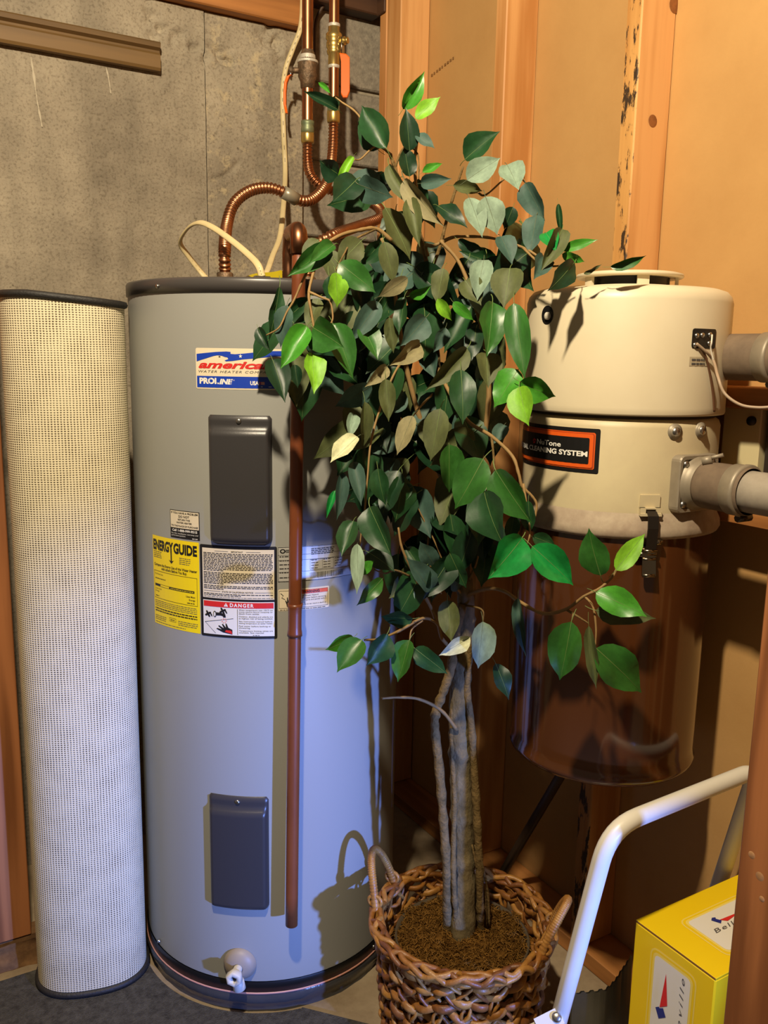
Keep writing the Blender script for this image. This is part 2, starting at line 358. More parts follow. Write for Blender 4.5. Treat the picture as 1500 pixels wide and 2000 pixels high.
# flat print: decals laid on a cylinder or a plane
def text_mesh(body, size=1, bold=0, shear=0, space=1):
    cu = bpy.data.curves.new('t', 'FONT'); cu.body = body; cu.size = size; cu.offset = bold; cu.shear = shear; cu.space_character = space; cu.resolution_u = 3
    cu.fill_mode = 'FRONT'
    ob = bpy.data.objects.new('t', cu); me = bpy.data.meshes.new_from_object(ob)
    vs = [(v.co.x, v.co.y) for v in me.vertices]; fs = [tuple(p.vertices) for p in me.polygons]
    bpy.data.objects.remove(ob); bpy.data.curves.remove(cu); bpy.data.meshes.remove(me)
    return vs, fs
class Decal:
    def __init__(s, surf, h0=.0004): s.surf = surf; s.h0 = h0; s.lay = {}; s.order = []
    def mb(s, m):
        if m.name not in s.lay: s.lay[m.name] = (m, MB()); s.order.append(m.name)
        return s.lay[m.name][1]
    def rect(s, x0, y0, x1, y1, m, lv=1, step=.012):
        n = max(1, int(abs(x1-x0)/step)); P = []
        for y in (y0, y1):
            for i in range(n+1): P.append(s.surf(x0+(x1-x0)*i/n, y, s.h0*lv))
        s.mb(m).grid(P, n+1, 2, False, 0, False)
    def rrect(s, x0, y0, x1, y1, r, m, lv=1):
        pts = []
        for cx, cy, a0 in ((x1-r, y1-r, 0), (x0+r, y1-r, 90), (x0+r, y0+r, 180), (x1-r, y0+r, 270)):
            for k in range(4): a = rad(a0+30*k); pts.append((cx+r*math.cos(a), cy+r*math.sin(a)))
        s.strip_poly(pts, m, lv)
    def strip_poly(s, pts, m, lv=1, step=.012):
        # convex outline cut into vertical strips so that it bends with the surface
        x0 = min(p[0] for p in pts); x1 = max(p[0] for p in pts); xs = sorted(set([p[0] for p in pts]+[x0+(x1-x0)*i/max(1, int((x1-x0)/step)) for i in range(max(1, int((x1-x0)/step))+1)]))
        n = len(pts); P = []
        for x in xs:
            ys = []
            for i in range(n):
                a, b = pts[i], pts[(i+1) % n]
                if min(a[0], b[0])-1e-9 <= x <= max(a[0], b[0])+1e-9:
                    if abs(a[0]-b[0]) < 1e-9: ys += [a[1], b[1]]
                    else: ys.append(a[1]+(b[1]-a[1])*(x-a[0])/(b[0]-a[0]))
            P.append((x, min(ys), max(ys)))
        L = [s.surf(x, y, s.h0*lv) for x, y, _ in P]+[s.surf(x, y, s.h0*lv) for x, _, y in P]
        s.mb(m).grid(L, len(P), 2, False, 0, False)
    def poly(s, pts, m, lv=2, step=.010):
        def clip(P, x, keep):
            out = []
            for k in range(len(P)):
                a, b = P[k-1], P[k]; ia, ib = (a[0]-x)*keep >= 0, (b[0]-x)*keep >= 0
                if ia != ib: t = (x-a[0])/(b[0]-a[0]); out.append((x, a[1]+(b[1]-a[1])*t))
                if ib: out.append(b)
            return out
        x0 = min(p[0] for p in pts); x1 = max(p[0] for p in pts); n = max(1, int((x1-x0)/step))
        for q in range(n):
            P = pts if n == 1 else clip(clip(pts, x0+(x1-x0)*q/n, 1), x0+(x1-x0)*(q+1)/n, -1)
            if len(P) < 3: continue
            fs = []
            for a, b, c in tessellate_polygon([[Vector((p[0], p[1], 0)) for p in P]]):
                A, B, C_ = P[a], P[b], P[c]
                if (B[0]-A[0])*(C_[1]-A[1])-(B[1]-A[1])*(C_[0]-A[0]) < 0: a, c = c, a
                fs.append((a, b, c))
            s.mb(m).add([s.surf(x, y, s.h0*lv) for x, y in P], fs, 0, False)
    def text(s, body, x, y, hgt, m, width=None, align='l', bold=0, shear=0, space=1, lv=2, rot=0):
        vs, fs = text_mesh(body, 1, bold, shear, space)
        x0 = min(v[0] for v in vs); x1 = max(v[0] for v in vs); sc = hgt/.73; sx = sc if width is None else width/(x1-x0); W = (x1-x0)*sx
        ox = x - (0 if align == 'l' else W/2 if align == 'c' else W)
        out = []
        for vx, vy in vs:
            X = (vx-x0)*sx; Y = vy*sc
            if rot: X, Y = -Y, X; out.append(s.surf(x+X, y+Y, s.h0*lv))
            else: out.append(s.surf(ox+X, y+Y, s.h0*lv))
        s.mb(m).add(out, fs, 0, False)
    def words(s, x0, y0, x1, m, hgt=.0012, lv=2, seed=0, fill=1.0):
        r = random.Random(seed*77+int(y0*1e5)); x = x0; end = x0+(x1-x0)*fill; mb = s.mb(m)
        while x < end-.002:
            wd = min(r.uniform(.0025, .0085), end-x); mb.add([s.surf(x, y0, s.h0*lv), s.surf(x+wd, y0, s.h0*lv), s.surf(x+wd, y0+hgt, s.h0*lv), s.surf(x, y0+hgt, s.h0*lv)], [(0, 1, 2, 3)], 0, False); x += wd+.0012
    def build(s, name, parent, base, label=None):
        m, b = s.lay[base.name]; o = b.build(name, m, parent)
        if label: o['label'] = label
        for k in s.order:
            if k != base.name: s.lay[k][1].build('print', s.lay[k][0], o)
        return o
def cyl_surf(c, R, a0, z0):
    return lambda u, v, h: (c[0]+(R+h)*math.cos(a0+u/R), c[1]+(R+h)*math.sin(a0+u/R), z0+v)
def plane_surf(O, U, V):
    O, U, V = Vector(O), Vector(U).normalized(), Vector(V).normalized(); N_ = U.cross(V)
    return lambda u, v, h: O+U*u+V*v+N_*h

# ================================================================== STRUCTURE
# floor
mb = MB(); mb.box((-3.2, -4.0, -.1), (.1, .12, 0)); floor = struct(mb.build('floor', FLOORM))
floor['label'] = 'bare tan concrete floor'
HC, HR, DA = (-.6225, -.520), .275, rad(-2.0)            # water heater axis and jacket radius

# concrete wall: two pours, chipped and pitted as real relief
def crack_d(x, z, line):
    best = 9
    for (ax, az), (bx, bz) in zip(line, line[1:]):
        t = max(0, min(1, ((x-ax)*(bx-ax)+(z-az)*(bz-az))/((bx-ax)**2+(bz-az)**2))); best = min(best, math.hypot(x-ax-t*(bx-ax), z-az-t*(bz-az)))
    return best
W0 = lambda px, py: (lambda p: (p.x, p.z))(at_plane(px, py, 1, 0))
pour = [W0(*p) for p in ((285, 20), (310, 60), (350, 80), (378, 92), (420, 105), (450, 120))]
crk = [W0(*p) for p in ((418, 348), (436, 345), (452, 335), (466, 318))]
chip = [W0(*p) for p in ((525, 75), (545, 90), (552, 110))]
def conc_y(x, z):
    p = Vector((x*1, 0, z))
    y = .003*noise.noise(p*9)+.0015*noise.noise(p*40)
    d = crack_d(x, z, pour); nn = noise.noise(p*45)
    if d < .035: y += max(0, .024*(1-d/.035))*max(0, .2+nn*2.0)
    d = crack_d(x, z, crk)
    if d < .008: y += .010*(1-d/.008)
    d = crack_d(x, z, chip)
    if d < .04: y += .03*max(0, (1-d/.04))*max(0, .4+1.4*nn)
    return y
def conc_panel(x0, x1, z0, z1, step, off):
    nu = int((x1-x0)/step)+1; nv = int((z1-z0)/step)+1; P = []
    for j in range(nv):
        for i in range(nu):
            x = x0+(x1-x0)*i/(nu-1); z = z0+(z1-z0)*j/(nv-1)
            P.append((x, off+conc_y(x, z), z))
    return P, nu, nv
mb = MB()
for x0, x1, off in ((-3.2, -1.25, 0), (-1.25, -.563, 0), (-.560, -.300, .004)):
    st = .1 if x0 < -2 else .007
    P, nu, nv = conc_panel(x0, x1, .0 if st > .05 else 1.2, 2.115, st, off); mb.grid(P, nu, nv)
    if st < .05:
        P, nu, nv = conc_panel(x0, x1, 0, 1.2, .06, off); mb.grid(P, nu, nv)
mb.box((-3.2, .022, 0), (-.300, .20, 2.115)); mb.box((-.300, .005, 0), (-.296, .2, 2.115))
wall_left = struct(mb.build('wall_left', MATS['concrete'])); wall_left['label'] = 'rough poured concrete foundation wall with pitted tan surface'
# block infill beside it
mb = MB(); mb.box((-.296, .055, 0), (.1, .2, 2.42)); mo = mb.build('mortar_bed', MORTAR, wall_left)
z = .02
bm0 = MB(); bm0.box((0, 0, 0), (.39, .1, .188), 0, .004); bme = None
while z < 2.2:
    b = MB(); b.box((-.293, .040, z), (.09, .14, z+.188), 0, .004); o = b.build('concrete_block', BLOCK, wall_left, origin=(-.293, .04, z)); z += .2
# chalky drips on the concrete
for pts in (((60, 112), (66, 150), (72, 195), (82, 248)), ((207, 132), (212, 155), (216, 183))):
    mb = MB(); C_ = [at_plane(p[0], p[1], 1, -.0005) for p in pts]; C_ = catmull(C_, 6)
    rows = []
    for i, p in enumerate(C_):
        wd = .0006+.0038*abs(noise.noise(Vector((i*.9, pts[0][0], 0))))
        for q in (-1, 1): rows.append((p.x+q*wd, -.0022, p.z))
    mb.grid(rows, 2, len(C_)); mb.build('chalk_drip', mat('chalk', (184, 174, 152), .9), wall_left)
# timber on top of the foundation
mb = MB(); mb.box((-3.2, -.03, 2.118), (-.298, .16, 2.42), 0, .003); mb.build('sill_beam', WOODX, wall_left, origin=(-.298, -.03, 2.118))
mb = MB(); mb.box((-.30, -.012, 2.196), (-.07, .12, 2.42), 0, .003); mb.build('dark_rim_beam', WOODD, wall_left, origin=(-.3, 0, 2.2))

# stud wall: brown wallboard backing with studs, plates and blocking as pieces
mb = MB()
mb.box((0, -4.0, 0), (.02, -.50, 2.42)); mb.box((.001, -.498, 0), (.02, .03, 2.42))
wall_right = struct(mb.build('wall_right', PAPER)); wall_right['label'] = 'unfinished stud wall backed with brown wallboard paper'
def stud(y0, y1, m, bark=None, z0=.038, z1=2.40, x0=-.089):
    mb = MB(); mb.box((x0, y0, z0), (-.0005, y1, z1), 0, .0025)
    if bark:
        mb.m = [0]*len(mb.m)
        for i, f in enumerate(mb.f):
            if all(abs(mb.v[k][0]-x0) < .003 for k in f): mb.m[i] = 1
    return mb.build('stud', [m, bark] if bark else m, wall_right, origin=(x0, y0, random.uniform(.2, 2)))
stud(-.072, -.036, WOOD2); stud(-.143, -.0735, WOOD)
stud(-.579, -.541, WOOD)
s3 = stud(-.972, -.934, WOOD, bark_edge_mat())
for px, py, r in ((1275, 236, .011), (1318, 10, .014)):          # knots on the third stud
    P = at_plane(px, py, 1, -.9728); mb = MB()
    mb.lathe([(0, .0006), (r*.6, .0006), (r, .0)], axis=(0, -1, 0), origin=P, n=16)
    mb.build('knot', mat('knot', (150, 92, 46), .6, noise_amt=.4, noise_scale=90), s3)
stud(-1.779, -1.741, WOOD); stud(-2.185, -2.147, WOOD2)
mb = MB(); mb.box((-.092, -4.0, 0), (-.0005, -.03, .038), 0, .002); mb.build('sole_plate', WOODY, wall_right, origin=(-.09, -1, 0))
mb = MB(); mb.box((-.089, -1.45, 1.028), (-.001, -.973, 1.066), 0, .002); mb.build('blocking', WOODY, wall_right, origin=(-.089, -1.2, 1.03))
mb = MB(); mb.box((-.089, -1.45, 1.223), (-.001, -.973, 1.258), 0, .002); mb.build('blocking', WOODY, wall_right, origin=(-.089, -1.1, 1.22))
mb = MB(); mb.box((-.096, -.070, 2.185), (-.090, -.03, 2.40), 0, .002); mb.build('blocking', WOODD, wall_right, origin=(-.1, -.2, 2.17))
# faint pencilled figures on the wallboard
sf = plane_surf(at_plane(842, 150, 0, -.0004), (0, -1, 0), (0, 0, 1)); d = Decal(sf)
for i in range(9):
    d.words(.012*i, .006*i*.35, .012*i+.008, mat('pencil', (128, 92, 48), .9), .006, 1, i)
d.lay[d.order[0]][1].build('pencil_mark', d.lay[d.order[0]][0], wall_right)

# carpet laid up to the heater
def carpet():
    out = [(-3.2, -.415), (-.96, -.425)]
    for a in range(182, 262, 4): out.append((HC[0]+.288*math.cos(rad(a)), HC[1]+.288*math.sin(rad(a))))
    p = at_plane(590, 1967, 2, .008); q = at_plane(722, 2000, 2, .008)
    out += [(p.x, p.y), (q.x, q.y), (-.64, -1.02), (-.63, -1.20), (-.55, -1.45), (-.55, -2.0), (-.5, -4.0), (-3.2, -4.0)]
    t = tessellate_polygon([[Vector((x, y, 0)) for x, y in out]]); n = len(out); m = MB()
    m.add([(x, y, .008) for x, y in out]+[(x, y, .0005) for x, y in out], [], 0)
    for a, b, c in t:
        A, B, C_ = out[a], out[b], out[c]
        if (B[0]-A[0])*(C_[1]-A[1])-(B[1]-A[1])*(C_[0]-A[0]) < 0: a, c = c, a
        m.f.append((a, b, c)); m.m.append(0); m.smooth.append(False)
    for i in range(n): j = (i+1) % n; m.f.append((i, i+n, j+n, j)); m.m.append(0); m.smooth.append(False)
    return m.build('carpet', CARPETM)
cp = tag(carpet(), 'dark grey flat pile carpet covering the floor in front of the heater', 'carpet')

# ================================================================== board at the left and post at the right
b0 = at_plane(61, 1822, 1, -.37)
mb = MB(); mb.box((-1.62, -.375, b0.z), (b0.x, -.335, 2.1), 0, .002)
t = tag(mb.build('wooden_board', WOODR, None, origin=(b0.x-.2, -.36, b0.z)), 'reddish brown upright board on a crumbling curb behind the rolled rug', 'board')
mb = MB(); P = []; nu, nv = 40, 8
for j in range(nv):
    for i in range(nu):
        x = -1.7+.6*i/(nu-1)-.002; zz = max(.0, (b0.z-.002)*j/(nv-1)); P.append((x, -.385+.012*noise.noise(Vector((x*30, 0, zz*40)))-.006*(1-j/7), zz))
mb.grid(P, nu, nv); mb.box((-1.7, -.372, 0), (-1.105, -.33, b0.z-.001))
struct(mb.build('trim_1', mat('curb', (132, 96, 58), .95, rgb2=(92, 62, 34), noise_scale=40, bump=.6)))['label'] = 'crumbling brown curb under the upright board'

pl = at_depth(1436, 1740, 1.13)
mb = MB(); mb.box((pl.x, pl.y-.14, 0), (pl.x+.038, pl.y, 2.4), 0, .003)
post = tag(mb.build('wooden_post', WOODR, None, origin=(pl.x, pl.y, .9)), 'knotty reddish timber post standing in front of the yellow box', 'post')
for px, py, r_ in ((1484, 1712, .006), (1488, 1756, .004), (1468, 1670, .005)):
    P = at_plane(px, py, 0, pl.x)
    mb = MB(); mb.lathe([(0, .0008), (r_*.6, .0008), (r_, 0)], axis=(-1, 0, 0), origin=P, n=14); mb.build('knot', mat('post_knot', (186, 138, 92), .6, noise_amt=.4, noise_scale=90), post)

# moulded rail on the concrete
zr0, zr1 = 1.953, 2.016
prof = [(0, zr0), (-.016, zr0), (-.020, zr0+.006), (-.020, zr0+.034), (-.014, zr0+.040), (-.013, zr0+.045), (-.022, zr0+.050), (-.024, zr1-.004), (-.020, zr1), (0, zr1)]
mb = MB(); xe = -.680
v = [(x, -.006+p[0], p[1]) for x in (-1.6, xe) for p in prof]; n = len(prof)
mb.add(v, [(i, (i+1) % n, n+(i+1) % n, n+i) for i in range(n)]+[tuple(range(n)), tuple(reversed(range(n, 2*n)))], 0, False)
tag(mb.build('wooden_rail', RAILW, None, origin=(xe, 0, zr0)), 'dusty moulded wooden rail fixed to the concrete wall', 'rail')

# ================================================================== WATER HEATER
heater = thing('water_heater', (HC[0], HC[1], 0), 'tall grey electric water heater covered in stickers beside the rolled rug', 'water heater')
mb = MB(); mb.lathe([(HR, .069), (HR, 1.405)], HC, 96); mb.build('jacket', GREY, heater)
mb = MB(); mb.lathe([(HR-.002, 1.4035), (HR+.003, 1.4035), (HR+.0032, 1.424), (HR+.001, 1.4275), (HR-.006, 1.4290), (.0, 1.4310)], HC, 96); lid = mb.build('lid', LID, heater)
mb = MB(); mb.lathe([(HR+.002, .069), (HR+.003, .066), (HR+.003, .046), (.1, .046)], HC, 96); br = mb.build('bottom_band', BLACKP, heater)
mb = MB(); mb.lathe([(HR+.001, .046), (HR+.0045, .0455), (HR+.0045, .0425), (HR, .042)], HC, 96); mb.build('foil_edge', PINK, br)
mb = MB(); P = []
for j in range(7):
    for i in range(96):
        a = 2*PI*i/96; zz = .042*(1-j/6)+.0005; r = HR+.002+.004*math.sin(j*.9)+.0025*noise.noise(Vector((math.cos(a)*9, math.sin(a)*9, j*.6)))
        P.append((HC[0]+r*math.cos(a), HC[1]+r*math.sin(a), zz))
mb.grid(P, 96, 7, True); mb.build('base_film', FILM, heater)
def screw_on_cyl(c, R, ang, z, r, parent, m=STEEL, name='screw', h=.003):
    d = Vector((math.cos(ang), math.sin(ang), 0)); mb = MB()
    mb.lathe([(r, -.001), (r, h*.4), (r*.8, h*.85), (r*.4, h), (0, h)], axis=d, origin=(c[0]+R*d.x, c[1]+R*d.y, z), n=14)
    return mb.build(name, m, parent)
for px, py in ((313, 561), (690, 1850)):
    pass
screw_on_cyl(HC, HR+.004, rad(-158), 1.414, .004, lid)
screw_on_cyl(HC, HR+.003, rad(-63), .056, .004, br); screw_on_cyl(HC, HR+.003, rad(-172), .08, .004, br)

def access_panel(a0, a1, z0, z1):
    mb = MB(); W = (a1-a0)*HR; H = z1-z0; nu, nv = 29, 45; P = []
    sm = lambda t: (lambda x: x*x*(3-2*x))(max(0, min(1, t)))
    for j in range(nv):
        v = H*(j/(nv-1)); dv = min(v, H-v)
        rc = .014 if v < H/2 else .004
        ins = rc-math.sqrt(max(0, rc*rc-(rc-dv)**2)) if dv < rc else 0
        for i in range(nu):
            s = 2*i/(nu-1)-1; u = s*(W/2-ins); du = W/2-ins-abs(u)
            bul = sm((du-.001)/.007)*sm((v-.001)/.010)*sm((H-.020-v)/.013)
            base = .0045*sm(du/.0025)*sm(dv/.0025)
            h = .0006+base+.0085*bul
            a = (a0+a1)/2+u/HR
            P.append((HC[0]+(HR+h)*math.cos(a), HC[1]+(HR+h)*math.sin(a), z0+v))
    mb.grid(P, nu, nv); o = mb.build('access_panel', PANEL, heater)
    screw_on_cyl(HC, HR+.005, (a0+a1)/2, z1-.010, .0048, o)
    return o
access_panel(DA+rad(-134.4), DA+rad(-110.5), .9570, 1.1915)
access_panel(DA+rad(-137.0), DA+rad(-112.6), .2268, .4660)

# --- brand sticker
a0 = DA+rad(-139.1); d = Decal(cyl_surf(HC, HR, a0, 1.2365)); W, H = .170, .071
d.rrect(0, 0, W, H, .003, PAPERC, 1)
d.rect(.002, .0025, W-.002, .0225, BLUE, 2)
d.poly([(.002, .0475), (.002, .0605), (.020, .0625), (.040, .0645), (.058, .0655), (.066, .065), (.066, .0615), (.074, .061), (.090, .0625), (.115, .0655), (.140, .0675), (W-.002, .068),
        (W-.002, .060), (.140, .058), (.110, .0545), (.088, .0525), (.070, .0495), (.058, .0485), (.055, .0500), (.062, .0525), (.060, .0555), (.056, .0560), (.050, .0580), (.042, .0588), (.034, .0572), (.022, .0535), (.010, .0500)], BLUE, 2)
st = [((.0035 if k % 2 == 0 else .0014)*math.cos(rad(90+36*k))+.0835, (.0038 if k % 2 == 0 else .0015)*math.sin(rad(90+36*k))+.0578) for k in range(10)]
d.poly(st, WHI, 3)
d.poly([(.0435, .0565), (.047, .0575), (.048, .0560), (.0465, .0555)], INK, 3)
d.text('american', .0055, .0365, .0130, RED, .136, bold=.035, shear=.32)
d.text('WATER HEATER COMPANY', .0055, .0285, .0042, INKG, .139, shear=.25, space=1.25)
d.text('PROL', .0070, .0095, .0100, WHI, .0370, bold=.05); d.text('INE', .0448, .0092, .0088, WHI, .0245, bold=.05, shear=.25)
d.text('®', .0702, .0150, .0022, WHI)
d.text('USA', .1000, .0085, .0068, WHI, .0150, bold=.04)
d.rect(.1155, .0090, .1250, .0140, WHI, 2)
for k in range(3): d.rect(.1155, .0095+k*.0017, .1250, .0103+k*.0017, RED, 3)
d.rect(.1185, .0050, .1640, .0060, WHI, 2)
d.build('brand_sticker', heater, PAPERC, 'white, blue and red brand sticker')
# --- problem sticker
a0 = DA+rad(-153.2); d = Decal(cyl_surf(HC, HR, a0, .9603)); W, H = .0685, .0527
d.rect(0, 0, W, H, INK, 1); d.rect(.0015, .0195, W-.0015, H-.0013, PAPERC, 2)
for s, y, hh, ww in (('IF YOU HAVE A PROBLEM', .0462, .0036, .062), ('DO NOT', .0396, .0042, .025), ('RETURN THIS', .0342, .0031, .028), ('WATER HEATER', .0286, .0031, .036), ('TO THE PLACE OF PURCHASE', .0222, .0031, .062)):
    d.text(s, W/2, y, hh, INK, ww, 'c', .02, lv=3)
d.text('Call 1-888-999-9515', W/2, .0130, .0044, WHI, .058, 'c', .03)
d.text('For ALL installation, warranty and', .003, .0080, .0026, WHI, .062); d.text('performance questions', .003, .0040, .0026, WHI, .034); d.words(.052, .0016, .064, WHI, .0012, 2, 3)
d.build('service_sticker', heater, INK, 'small black and cream service sticker')
# --- energy guide
a0 = DA+rad(-165.2); d = Decal(cyl_surf(HC, HR, a0, .7828)); W, H = .1235, .1740
d.rect(0, 0, W, H, YEL, 1)
d.text('ENERGY', .003, .1480, .0190, INK, .0605, bold=.045); d.text('GUIDE', .0640, .1480, .0190, INK, .0555, bold=.045)
d.rect(.0560, .1300, .0592, .1560, INK, 2); d.poly([(.0510, .1330), (.0576, .1260), (.0642, .1330), (.0576, .1305)], INK, 2)
d.text('Compare the Energy Use of this Water Heater', W/2, .1160, .0052, INK, .114, 'c', .02); d.text('with others Before You Buy.', W/2, .1095, .0052, INK, .068, 'c', .02)
for k in range(4): d.words(.004, .1430-k*.0036, .036, INKG, .0011, 2, k, .8); d.words(.078, .1395-k*.0036, .116, INKG, .0011, 2, k+9, .7)
def frame(d, x0, y0, x1, y1, t, m, lv=2):
    d.rect(x0, y0, x1, y0+t, m, lv); d.rect(x0, y1-t, x1, y1, m, lv); d.rect(x0, y0, x0+t, y1, m, lv); d.rect(x1-t, y0, x1, y1, m, lv)
frame(d, .003, .0520, W-.005, .1060, .0006, INK)
d.text('This Model Uses', .006, .0985, .0032, INK, .026); d.words(.007, .0905, .042, INK, .0014, 2, 5)
d.rect(.006, .0760, .112, .0805, INK, 2); d.rect(.024, .0766, .050, .0799, YEL, 3)
d.words(.054, .0775, .110, YEL, .0012, 3, 8)
d.text('Uses Least', .007, .0700, .0030, INK, .020); d.text('Energy', .007, .0650, .0030, INK, .012); d.text('Uses Most', W-.010, .0670, .0034, INK, .021, 'r', .01); d.text('Energy', W-.010, .0610, .0034, INK, .014, 'r', .01)
d.words(.007, .0560, .018, INK, .0014, 2, 6); d.words(.095, .0555, .112, INK, .0014, 2, 7)
for k in range(4): d.words(.004, .0465-k*.0034, .117, INKG, .0010, 2, 20+k)
for k in range(2): d.words(.004, .0305-k*.0048, .117, INK, .0021, 2, 30+k)
frame(d, .048, .0130, .066, .0200, .0005, INK); d.words(.051, .0155, .063, INK, .0014, 2, 41)
for k in range(3): d.words(.004, .0165-k*.0036, .040, INKG, .0011, 2, 50+k); d.words(.072, .0165-k*.0036, .118, INKG, .0011, 2, 55+k)
d.words(.004, .0040, .090, INKG, .0010, 2, 60)
d.build('energy_sticker', heater, YEL, 'bright yellow energy guide sticker')
# --- important / danger
a0 = DA+rad(-139.0); d = Decal(cyl_surf(HC, HR, a0, .7810), .0005); W, H = .1445, .1740
d.rrect(0, 0, W, H, .003, INK, 1.4)
d.rect(.0050, .0745, W-.0050, H-.0060, PAPERC, 2)
d.text('IMPORTANT', W/2, .1620, .0028, INK, .022, 'c', .01, lv=3); d.rect(.030, .1632, .056, .1637, INK, 3); d.rect(.089, .1632, .115, .1637, INK, 3)
y = .1585; k = 0
for para in (12, 8, 3):
    for i in range(para):
        d.words(.0075, y, W-.0075, INK, .0013, 3, 100+k, 1 if i < para-1 else .3); y -= .0029; k += 1
    y -= .0014
d.text('STATE OF CALIFORNIA NOTICE', W/2, .0862, .0030, INK, .058, 'c', .01, lv=3); d.rect(.0075, .0875, .040, .0880, INK, 3); d.rect(.104, .0875, W-.0075, .0880, INK, 3)
for i in range(2): d.words(.0075, .0825-i*.0027, W-.0075, INK, .0012, 3, 150+i, 1 if i == 0 else .55)
d.words(.0075, .0768, W-.0075, INKG, .0008, 3, 160)
d.rect(.0050, .0050, W-.0050, .0700, PAPERW, 2); d.rect(.0065, .0580, W-.0065, .0685, RED, 3)
d.text('DANGER', .058, .0600, .0068, WHI, .0440, bold=.03, space=1.3, lv=4)
d.poly([(.0465, .0600), (.0545, .0600), (.0505, .0670)], WHI, 4); d.rect(.0502, .0625, .0509, .0650, RED, 5); d.rect(.0502, .0610, .0509, .0617, RED, 5)
d.rect(.0715, .0065, .0722, .0560, INK, 3)
lines = ['Water temperature over 125°F can', 'cause severe burns instantly or', 'death from scalds.', '', 'Children, disabled and elderly are', 'at highest risk of being scalded.', '', 'See instruction manual before', 'setting temperature at water heater.', '', 'Feel water before bathing or', 'showering.', '', 'Temperature limiting valves are', 'available. See manual.']
y = .0535
for s in lines:
    if s: d.text(s, .0745, y, .0025, INK, min(.062, .0021*len(s)), lv=3); y -= .0036
    else: y -= .0018
# tap, steam and scalded hand pictogram
def blob(cx, cy, rx, ry, n=12, a=0): return [(cx+rx*math.cos(2*PI*i/n)*math.cos(a)-ry*math.sin(2*PI*i/n)*math.sin(a), cy+rx*math.cos(2*PI*i/n)*math.sin(a)+ry*math.sin(2*PI*i/n)*math.cos(a)) for i in range(n)]
for cx, cy in ((.0150, .0435), (.0440, .0510)):
    for k in range(4): d.poly(blob(cx+.0035*math.cos(k*PI/2+.5), cy+.0035*math.sin(k*PI/2+.5), .0036, .0020, 10, k*PI/2+.5), INK, 3)
    d.poly(blob(cx+.006, cy-.0005, .0014, .0050, 10, .5), INK, 3)
d.poly([(.0290, .0415), (.0290, .0475), (.0400, .0475), (.0490, .0450), (.0500, .0390), (.0455, .0385), (.0440, .0410), (.0400, .0420)], INK, 3)
d.poly(blob(.0285, .0440, .0032, .0062), INK, 3); d.poly(blob(.0285, .0440, .0018, .0044), PAPERW, 4)
d.poly([(.0085, .0275), (.0085, .0282), (.0640, .0380), (.0640, .0373)], INK, 3); d.poly([(.0085, .0275), (.0092, .0275), (.0300, .0075), (.0290, .0075)], INK, 3)
for k in range(7): d.poly(blob(.0465+.004*math.cos(k*.9), .0325+.004*math.sin(k*.9), .0016, .0007, 8, k*.9), mat('print_pink', (232, 130, 120), .5), 3)
d.poly([(.0620, .0070), (.0440, .0100), (.0310, .0160), (.0330, .0178), (.0420, .0155), (.0350, .0215), (.0365, .0232), (.0460, .0180), (.0420, .0255), (.0440, .0265), (.0500, .0195), (.0490, .0270), (.0512, .0272), (.0545, .0195), (.0620, .0160)], INK, 3)
d.poly([(.0620, .0080), (.0480, .0115), (.0500, .0150), (.0600, .0145)], RED, 4)
d.words(.100, .0062, .112, INKG, .0010, 3, 170)
d.build('warning_sticker', heater, INK, 'black framed notice and danger sticker')
# --- rating plate
a0 = DA+rad(-108.6); d = Decal(cyl_surf(HC, HR, a0, .8885)); W, H = .150, .0655
d.rrect(0, 0, W, H, .002, SILV, 1); frame(d, .0004, .0004, W-.0004, H-.0004, .0007, INK)
d.poly(blob(.009, .0575, .0052, .0042, 16), INK, 2); d.poly(blob(.009, .0575, .0028, .0022, 12), SILV, 3); d.rect(.009, .0570, .0145, .0582, INK, 3)
for k in range(3): d.rect(.0145, .0590-k*.0022, .028, .0600-k*.0022, INK, 2)
d.rect(0, .0500, W, .0504, INK, 2); d.rect(0, .0400, W, .0404, INK, 2); d.rect(0, .0180, W, .0184, INK, 2)
for k in range(5): d.words(.003, .0465-k*.0075, .026, INK, .0016, 2, 200+k, .8)
for k in range(4): d.words(.062, .0585-k*.0032, .120, INK, .0014, 2, 210+k, .8)
for i in range(3):
    for k in range(4): d.words(.062+i*.024, .0375-k*.0050, .080+i*.024, INKG, .0012, 2, 220+i*5+k, .8)
frame(d, .060, .0200, .108, .0395, .0004, INK); d.rect(.084, .0200, .0844, .0395, INK, 2)
x = .060; r = random.Random(4)
while x < .128: wd = r.choice((.0005, .0009, .0013)); d.rect(x, .0040, x+wd, .0150, INK, 2); x += wd+r.choice((.0007, .0011, .0016))
d.words(.003, .0070, .030, INK, .0016, 2, 240, .7)
d.build('rating_plate', heater, SILV, 'silver rating plate with bar code')
